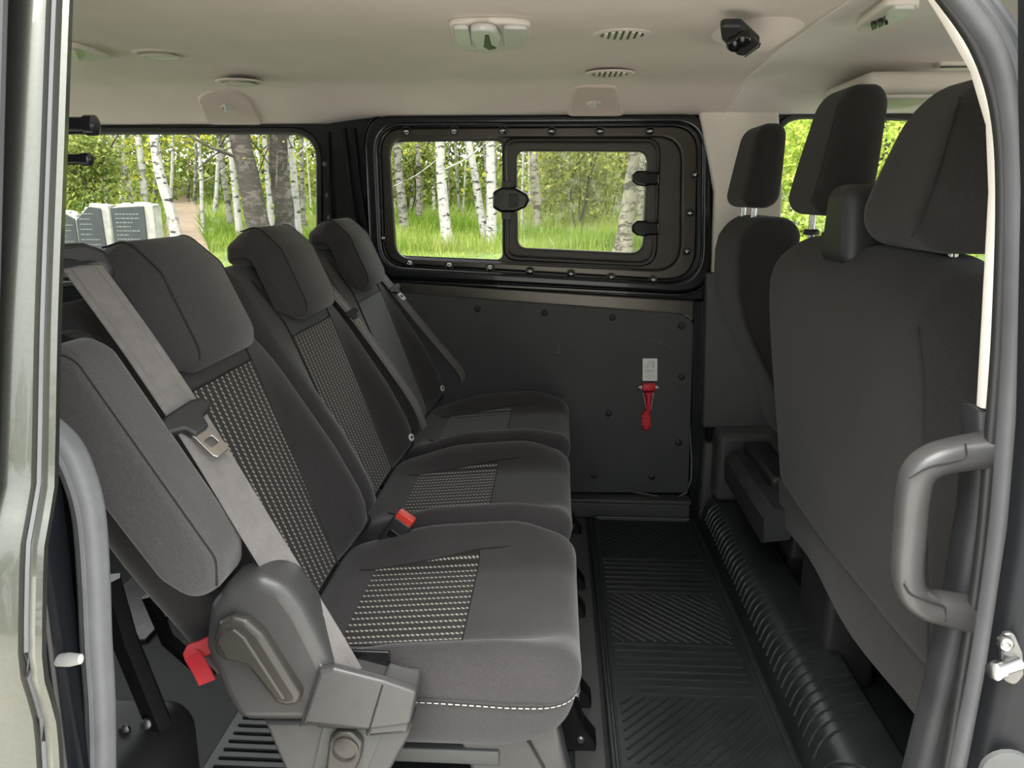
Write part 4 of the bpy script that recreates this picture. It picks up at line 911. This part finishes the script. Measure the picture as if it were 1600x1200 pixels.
def quads(C, size, asp=1.0, upness=.0, rng=RNG):
    n = len(C); a = rng.normal(size=(n, 3)); a /= np.linalg.norm(a, axis=1, keepdims=True); b = rng.normal(size=(n, 3)); b -= a*(a*b).sum(1, keepdims=True); b /= np.linalg.norm(b, axis=1, keepdims=True)
    s = (size*rng.uniform(.6, 1.3, n))[:, None] if np.isscalar(size) else size[:, None]
    V = np.stack([C-a*s, C-b*s*.55*asp, C+a*s, C+b*s*.55*asp], 1).reshape(-1, 3)
    return V, np.arange(4*n).reshape(n, 4)
def leaf_mesh(name, C, size, mat, rnd, parent=None, own=True):
    V, f = quads(C, size); mb = MB(); mb.v = [V]; mb.f = [tuple(q) for q in f.tolist()]; mb.mi = [0]*len(f); mb.uv = [np.zeros((len(V), 2))]; mb.n = len(V)
    return mb.build(name, mat, parent, flat=True, own=own, rnd=np.repeat(rnd, 4))
def blob(c, r, n, rng=RNG):
    d = rng.normal(size=(n, 3)); d /= np.linalg.norm(d, axis=1, keepdims=True); return np.array(c)+d*np.array(r)*rng.uniform(.45, 1, n)[:, None]
def clump_noise(C, s):
    return .5+.25*(np.sin(C[:, 0]*s+np.sin(C[:, 2]*s*1.3)*2)+np.sin(C[:, 1]*s*.8+C[:, 2]*s*1.1+1.7))

def tree(px0, py0, px1, py1, Y, wpx, bark, lab, group, leaves=260, leafsize=.05, hgt=7.5, dep=0., roots=False, cat='tree'):
    a = PY(px0, py0, Y); b = PY(px1, py1, Y+dep); d = (a-b); d /= abs(d[2]); g = float(gz_(b[0], Y))
    base = b+(b-a)/abs((b-a)[2])*max(b[2]-g, 0); base[2] = g-.1
    r = wpx/1200*Y/2; r_ = random.Random(int(px0*7+Y))
    pts = []
    for k in range(10):
        t = k/9; h = hgt*t; p = base+d*h+np.array([r_.uniform(-1, 1), r_.uniform(-1, 1), 0])*r*.35*(k > 0); pts.append(p)
    P = spline(pts, 3); sc = [1.12+(.35 if i < 2 else 0)-.75*i/len(P) for i in range(len(P))]
    root = empty('birch_tree' if bark != 'bark' else 'willow_tree', tuple(base), lab, cat, group)
    mb = MB(); mb.tube(P, r, 9, scale=sc); mb.build('trunk', M[bark], root)
    mb = MB()
    for k in range(0 if not leaves else 5 if bark != 'bark' else 16):
        i = r_.randrange(5 if bark != 'bark' else 8, len(P)-2); an = r_.uniform(0, 2*PI); L = r_.uniform(.4, 1.1); dr = np.array([math.cos(an), math.sin(an)*.6, .5 if bark != 'bark' else r_.uniform(-.7, .3)])
        q = P[i]+dr*r*.6; mb.tube(spline([q, q+dr*L*.5+np.array([0, 0, -.04]), q+dr*L+np.array([0, 0, -.22 if bark == 'bark' else .05])], 3), r*.16 if bark != 'bark' else r*.07, 4)
    if leaves: mb.each('branch', M[bark], root)
    if leaves:
        idx = RNG.integers(9, len(P), leaves); C = P[idx]+RNG.normal(size=(leaves, 3))*np.array([.55, .5, .5]); leaf_mesh('foliage', C, leafsize, M['leaf'], np.clip(RNG.normal(.68, .2, leaves), 0, 1), root)
    return root
Q = 'through the rear side window'; S = 'through the sliding window'
T = [
 (160, 215, 166, 312, 21, 7, 'birch_grey', 'slim grey birch, first from the left '+Q),
 (180, 210, 207, 312, 18, 14, 'birch', 'leaning white birch just right of the slim grey birch '+Q),
 (213, 210, 233, 350, 17.5, 11, 'birch', 'white birch behind the right-hand stone slab '+Q),
 (239, 205, 272, 355, 15.5, 16, 'birch', 'bright leaning birch beside the earth path, on its near side'),
 (310, 215, 317, 345, 18, 6, 'birch', 'thin birch just right of the earth path '+Q),
 (342, 205, 360, 345, 20, 9, 'birch_grey', 'dull grey birch left of the leaning willow '+Q),
 (358, 205, 373, 350, 17.5, 10, 'birch', 'white birch touching the left of the leaning willow '+Q),
 (374, 205, 404, 350, 16, 34, 'bark', 'thick leaning brown willow '+Q),
 (412, 205, 423, 335, 18.5, 8, 'birch', 'pale birch between the two brown willows '+Q),
 (430, 205, 440, 332, 16.6, 31, 'bark', 'thick upright brown willow '+Q),
 (453, 205, 463, 325, 17.4, 11, 'birch', 'white birch right of the upright willow '+Q),
 (470, 205, 474, 325, 19, 7, 'birch_grey', 'narrow grey birch nearest the black pillar '+Q),
 (608, 222, 614, 385, 15.5, 7, 'birch', 'birch sliver at the left edge of the fixed pane '+S),
 (622, 225, 630, 335, 19, 13, 'birch_grey', 'grey trunk left of the white birches in the fixed pane'),
 (652, 225, 655, 330, 22, 8, 'birch_grey', 'faint grey trunk behind the grey one in the fixed pane'),
 (688, 220, 697, 345, 16.5, 16, 'birch', 'upright white birch in the middle of the fixed pane'),
 (731, 220, 757, 350, 17, 12, 'birch', 'white birch leaning right in the fixed pane, by the latch'),
 (768, 220, 767, 345, 16.8, 15, 'birch', 'white birch behind the latch at the right of the fixed pane'),
 (817, 240, 816, 330, 20, 4, 'birch', 'very thin birch at the left of the sliding sash'),
 (834, 238, 838, 335, 18.5, 13, 'birch_grey', 'grey birch in the left half of the sliding sash'),
 (878, 240, 880, 330, 23, 6, 'birch_grey', 'slender grey trunk behind the bush in the sliding sash'),
 (988, 238, 971, 395, 14.8, 23, 'birch_grey', 'broad pale birch near the buffers of the sliding sash'),
 (1003, 240, 998, 392, 16.4, 9, 'birch_grey', 'narrow birch right of the broad one in the sliding sash'),
]
for t in T: tree(*t, 'trees of the wood', leaves=420 if t[0] < 520 else 150)
for (pa, pb, cnt, lab) in ((110, 490, 16, 'thin trunk deep in the wood seen through the rear side window'), (612, 782, 9, 'thin trunk deep in the wood seen through the fixed window pane'), (812, 1005, 10, 'thin trunk deep in the wood seen through the sliding sash')):
    for k in range(cnt):
        px = pa+(pb-pa)*(k+RNG.uniform(.1, .9))/cnt; Y = RNG.uniform(22.5, 27); tree(px, 210, px+RNG.uniform(-8, 8), 320, Y, RNG.uniform(2.5, 6), 'birch' if k % 3 == 0 else 'birch_grey', lab, 'thin trunks deep in the wood', leaves=0)
# crooked willow branch reaching over the path
mb = MB(); mb.tube(spline([PY(388, 250, 16), PY(360, 242, 15.8), PY(325, 228, 15.6), PY(296, 212, 15.5)], 5), .045, 6, up=(0, 1, 0), scale=np.linspace(1, .4, 16)); tag(mb.build('bare_branch', M['bark']), 'bare crooked branch reaching left from the leaning willow', 'branch')

# foliage nobody could count
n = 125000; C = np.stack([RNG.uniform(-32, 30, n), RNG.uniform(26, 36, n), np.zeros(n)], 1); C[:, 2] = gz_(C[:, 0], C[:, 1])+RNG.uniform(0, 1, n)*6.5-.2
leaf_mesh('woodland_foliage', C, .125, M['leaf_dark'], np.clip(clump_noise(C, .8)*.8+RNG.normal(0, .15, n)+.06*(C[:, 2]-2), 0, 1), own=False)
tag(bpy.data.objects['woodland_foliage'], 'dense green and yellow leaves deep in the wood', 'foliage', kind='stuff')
n = 30000; C = np.stack([RNG.uniform(-24, 20, n), RNG.uniform(18.5, 26, n), np.zeros(n)], 1); hh = RNG.uniform(0, 1, n); C[:, 2] = gz_(C[:, 0], C[:, 1])+.3+hh*5.5; keep = clump_noise(C, .9) > .52; C = C[keep]
px_ = 872+1200*C[:, 0]/C[:, 1]; keep = ~((px_ > 262) & (px_ < 306) & (C[:, 2] < 2.4)); C = C[keep]; n = len(C)
leaf_mesh('yellowing_foliage', C, .085, M['leaf'], np.clip(.25+.11*(C[:, 2]-gz_(C[:, 0], C[:, 1]))+RNG.normal(0, .18, n), 0, 1), own=False)
tag(bpy.data.objects['yellowing_foliage'], 'yellowing leaf sprays among the birches', 'foliage', kind='stuff')
def bush(px, py, Y, r, n, size, mat, lab, shift=.0, group='bushes at the wood edge'):
    c = PY(px, py, Y); g = float(gz_(c[0], Y)); root = empty('leafy_bush', (c[0], Y, g), lab, 'bush', group)
    C = np.concatenate([blob((c[0]+RNG.uniform(-.6, .6)*r[0], Y+RNG.uniform(-.5, .5)*r[1], g+RNG.uniform(.35, 1)*2*r[2]*.8), np.array(r)*RNG.uniform(.35, .6), n//9) for k in range(9)])
    leaf_mesh('foliage', C, size, M[mat], np.clip(RNG.normal(.45+shift, .2, len(C)), 0, 1), root)
    mb = MB()
    for k in range(6): mb.tube(spline([(c[0]+RNG.uniform(-.1, .1), Y, g-.05), (c[0]+RNG.uniform(-.3, .3)*r[0], Y+RNG.uniform(-.3, .3), g+r[2]*.8), (c[0]+RNG.uniform(-.7, .7)*r[0], Y, g+r[2]*1.7)], 3), .02, 4)
    mb.each('stem', M['bark'], root)
bush(905, 320, 19, (1.3, 1, 1.7), 5200, .055, 'leaf_dark', 'tall leafy bush in the middle of the sliding sash', .12)
bush(950, 320, 21, (1.2, 1, 1.9), 3600, .06, 'leaf', 'yellower bush left of the broad pale birch in the sash')
bush(115, 300, 17, (1.8, 1, 1.4), 5200, .055, 'leaf_dark', 'large dark bush behind the stone slabs', -.02)
bush(640, 320, 23, (1.2, 1, 1.3), 2500, .06, 'leaf_dark', 'low dark bush between the grey trunks in the fixed pane')
for k, (px, py, Y, s_, lab) in enumerate([(1235, 320, 11, .2, 'bright bush just inside the front door window edge'), (1290, 300, 13, .1, 'bright bush between the driver and middle headrests'), (1380, 330, 10, .2, 'bright bush between the two bench headrests'), (1480, 330, 12, .15, 'bright bush behind the nearest bench headrest'), (1560, 320, 10.5, .2, 'bright bush at the near edge of the front door window'), (1690, 320, 12, .15, 'bright bush ahead of the front door window view')]):
    bush(px, py, Y, (1.5, 1.2, 1.9), 9000, .036, 'leaf_overexposed', lab, -.05+s_*.3, 'bright bushes beyond the front door')
def blades(name, xr, yr, n, h0, h1, w, lab, lean=.25, avoid=True, sh=0.):
    x = RNG.uniform(*xr, n); y = RNG.uniform(*yr, n)
    if avoid:
        keep = ~((np.abs(872+1200*x/y-np.interp(y, [12.5, 17, 24, 36], [292, 284, 283, 285])) < 1200*(.30+.012*y)/y*.9)); x, y = x[keep], y[keep]
    n = len(x); z = gz_(x, y); h = RNG.uniform(h0, h1, n)*(.75+.35*np.sin(x*1.7)*np.sin(y*1.3+1)); an = RNG.uniform(0, PI, n); dx = np.cos(an)*w; dyy = np.sin(an)*w; lx = RNG.normal(0, lean, n)*h; ly = RNG.normal(0, lean, n)*h
    V = np.stack([np.stack([x-dx, y-dyy, z], 1), np.stack([x+dx, y+dyy, z], 1), np.stack([x+dx*.6+lx*.5, y+dyy*.6+ly*.5, z+h*.6], 1), np.stack([x+lx, y+ly, z+h], 1), np.stack([x-dx*.6+lx*.5, y-dyy*.6+ly*.5, z+h*.6], 1)], 1).reshape(-1, 3)
    f = [tuple(range(5*i, 5*i+5)) for i in range(n)]
    mb = MB(); mb.v = [V]; mb.f = f; mb.mi = [0]*n; mb.uv = [np.zeros((5*n, 2))]; mb.n = 5*n
    r = np.clip(.45+sh+.25*np.sin(x*.9+y)+RNG.normal(0, .2, n), 0, 1)
    tag(mb.build(name, M['grass'], None, flat=True, own=False, rnd=np.repeat(r, 5)), lab, 'grass', kind='stuff')
blades('tall_grass', (-18, 14), (15.3, 23), 70000, .15, .55, .011, 'tall green weeds along the edge of the wood')
blades('lawn_grass', (-14, 12), (8.5, 15.6), 50000, .04, .12, .010, 'short bright lawn grass before the wood', sh=.15)
blades('forest_grass', (-26, 22), (23, 36), 30000, .12, .4, .022, 'grass growing between the deep trees')

# engraved stones seen through the rear side window
def slab(px0, px1, py0, Y, pts, plq, lab, lines):
    a = PY(px0, py0, Y); b = PY(px1, py0, Y); g = float(gz_(a[0], Y)); Wd = b[0]-a[0]; Ht = a[2]-g
    root = empty('memorial_stone', ((a[0]+b[0])/2, Y, g), lab, 'stone', 'engraved stones')
    o = [(a[0]+u*Wd, g-.05+(Ht+.05)*v) for u, v in pts]
    mb = MB(); mb.plate(o, [], wallplace(Y+.14), .26, .02)
    mb.build('stone_body', M['stone'], root)
    mb = MB()
    for k in range(14):
        u = RNG.uniform(.05, .95); top = np.interp(u, *zip(*sorted([(p[0], p[1]) for p in pts if p[1] > .6])))
        v, f, _ = rboxgeo((.10, .12, .045), .02, 2); mb.add(v+np.array([a[0]+u*Wd, Y+.12+RNG.uniform(-.05, .05), g+Ht*top]), f)
    mb.each('rough_top', M['stone'], root)
    q = [(a[0]+u*Wd, g-.05+(Ht+.05)*v) for u, v in plq]; mb = MB(); mb.plate(rpoly(q, .01, 2), [], wallplace(Y+.0), .03, .004); pl_ = mb.build('plaque', M['slate'], root)
    mb = MB(); us = [p[0] for p in plq]; vs = [p[1] for p in plq]
    for k in range(lines):
        v = max(vs)-.10-(max(vs)-min(vs))*.62*k/lines; u0 = min(us)+.10; z = g+Ht*v; u = u0; ue = u0+(max(us)-min(us)-.2)*RNG.uniform(.45, 1)
        while u < ue:
            l = RNG.uniform(.03, .09); mb.box((a[0]+u*Wd, Y-.018, z), (a[0]+min(u+l, ue)*Wd, Y-.0145, z+.016)); u += l+.022
    mb.build('inscription', M['slate_ink'], pl_)
slab(172, 237, 318, 11.5, [(0, 0), (1, 0), (1, .97), (.7, 1), (.3, .99), (0, .95)], [(0, .1), (.80, .1), (.80, .97), (0, .95)], 'right-hand engraved stone with an upright rectangular plaque', 11)
slab(117, 168, 322, 12.2, [(0, 0), (1, 0), (1, 1.0), (.45, 1.02), (0, .84)], [(0, .1), (.84, .1), (.78, .97), (.42, .99), (0, .82)], 'middle engraved stone with a slanting shoulder', 8)
slab(84, 118, 330, 12.8, [(0, 0), (1, 0), (1, .9), (.5, 1), (0, .96)], [(.0, .1), (.95, .1), (.92, .88), (.5, .96), (0, .94)], 'left engraved stone, half hidden by the door edge', 6)

# hedge of trees across the gravel, behind the viewpoint: seen only as reflections in paint and glass
n = 26000; C = np.stack([RNG.uniform(-26, 26, n), RNG.uniform(-20, -15, n), -.6+6*RNG.uniform(0, 1, n)], 1); C = C[clump_noise(C, .7)+.1*(3-C[:, 2]) > .42]
leaf_mesh('hedge_foliage', C, .22, M['leaf_dark'], np.clip(RNG.normal(.4, .2, len(C)), 0, 1), own=False)
tag(bpy.data.objects['hedge_foliage'], 'leafy hedge across the gravel on the open side of the van', 'foliage', kind='stuff')
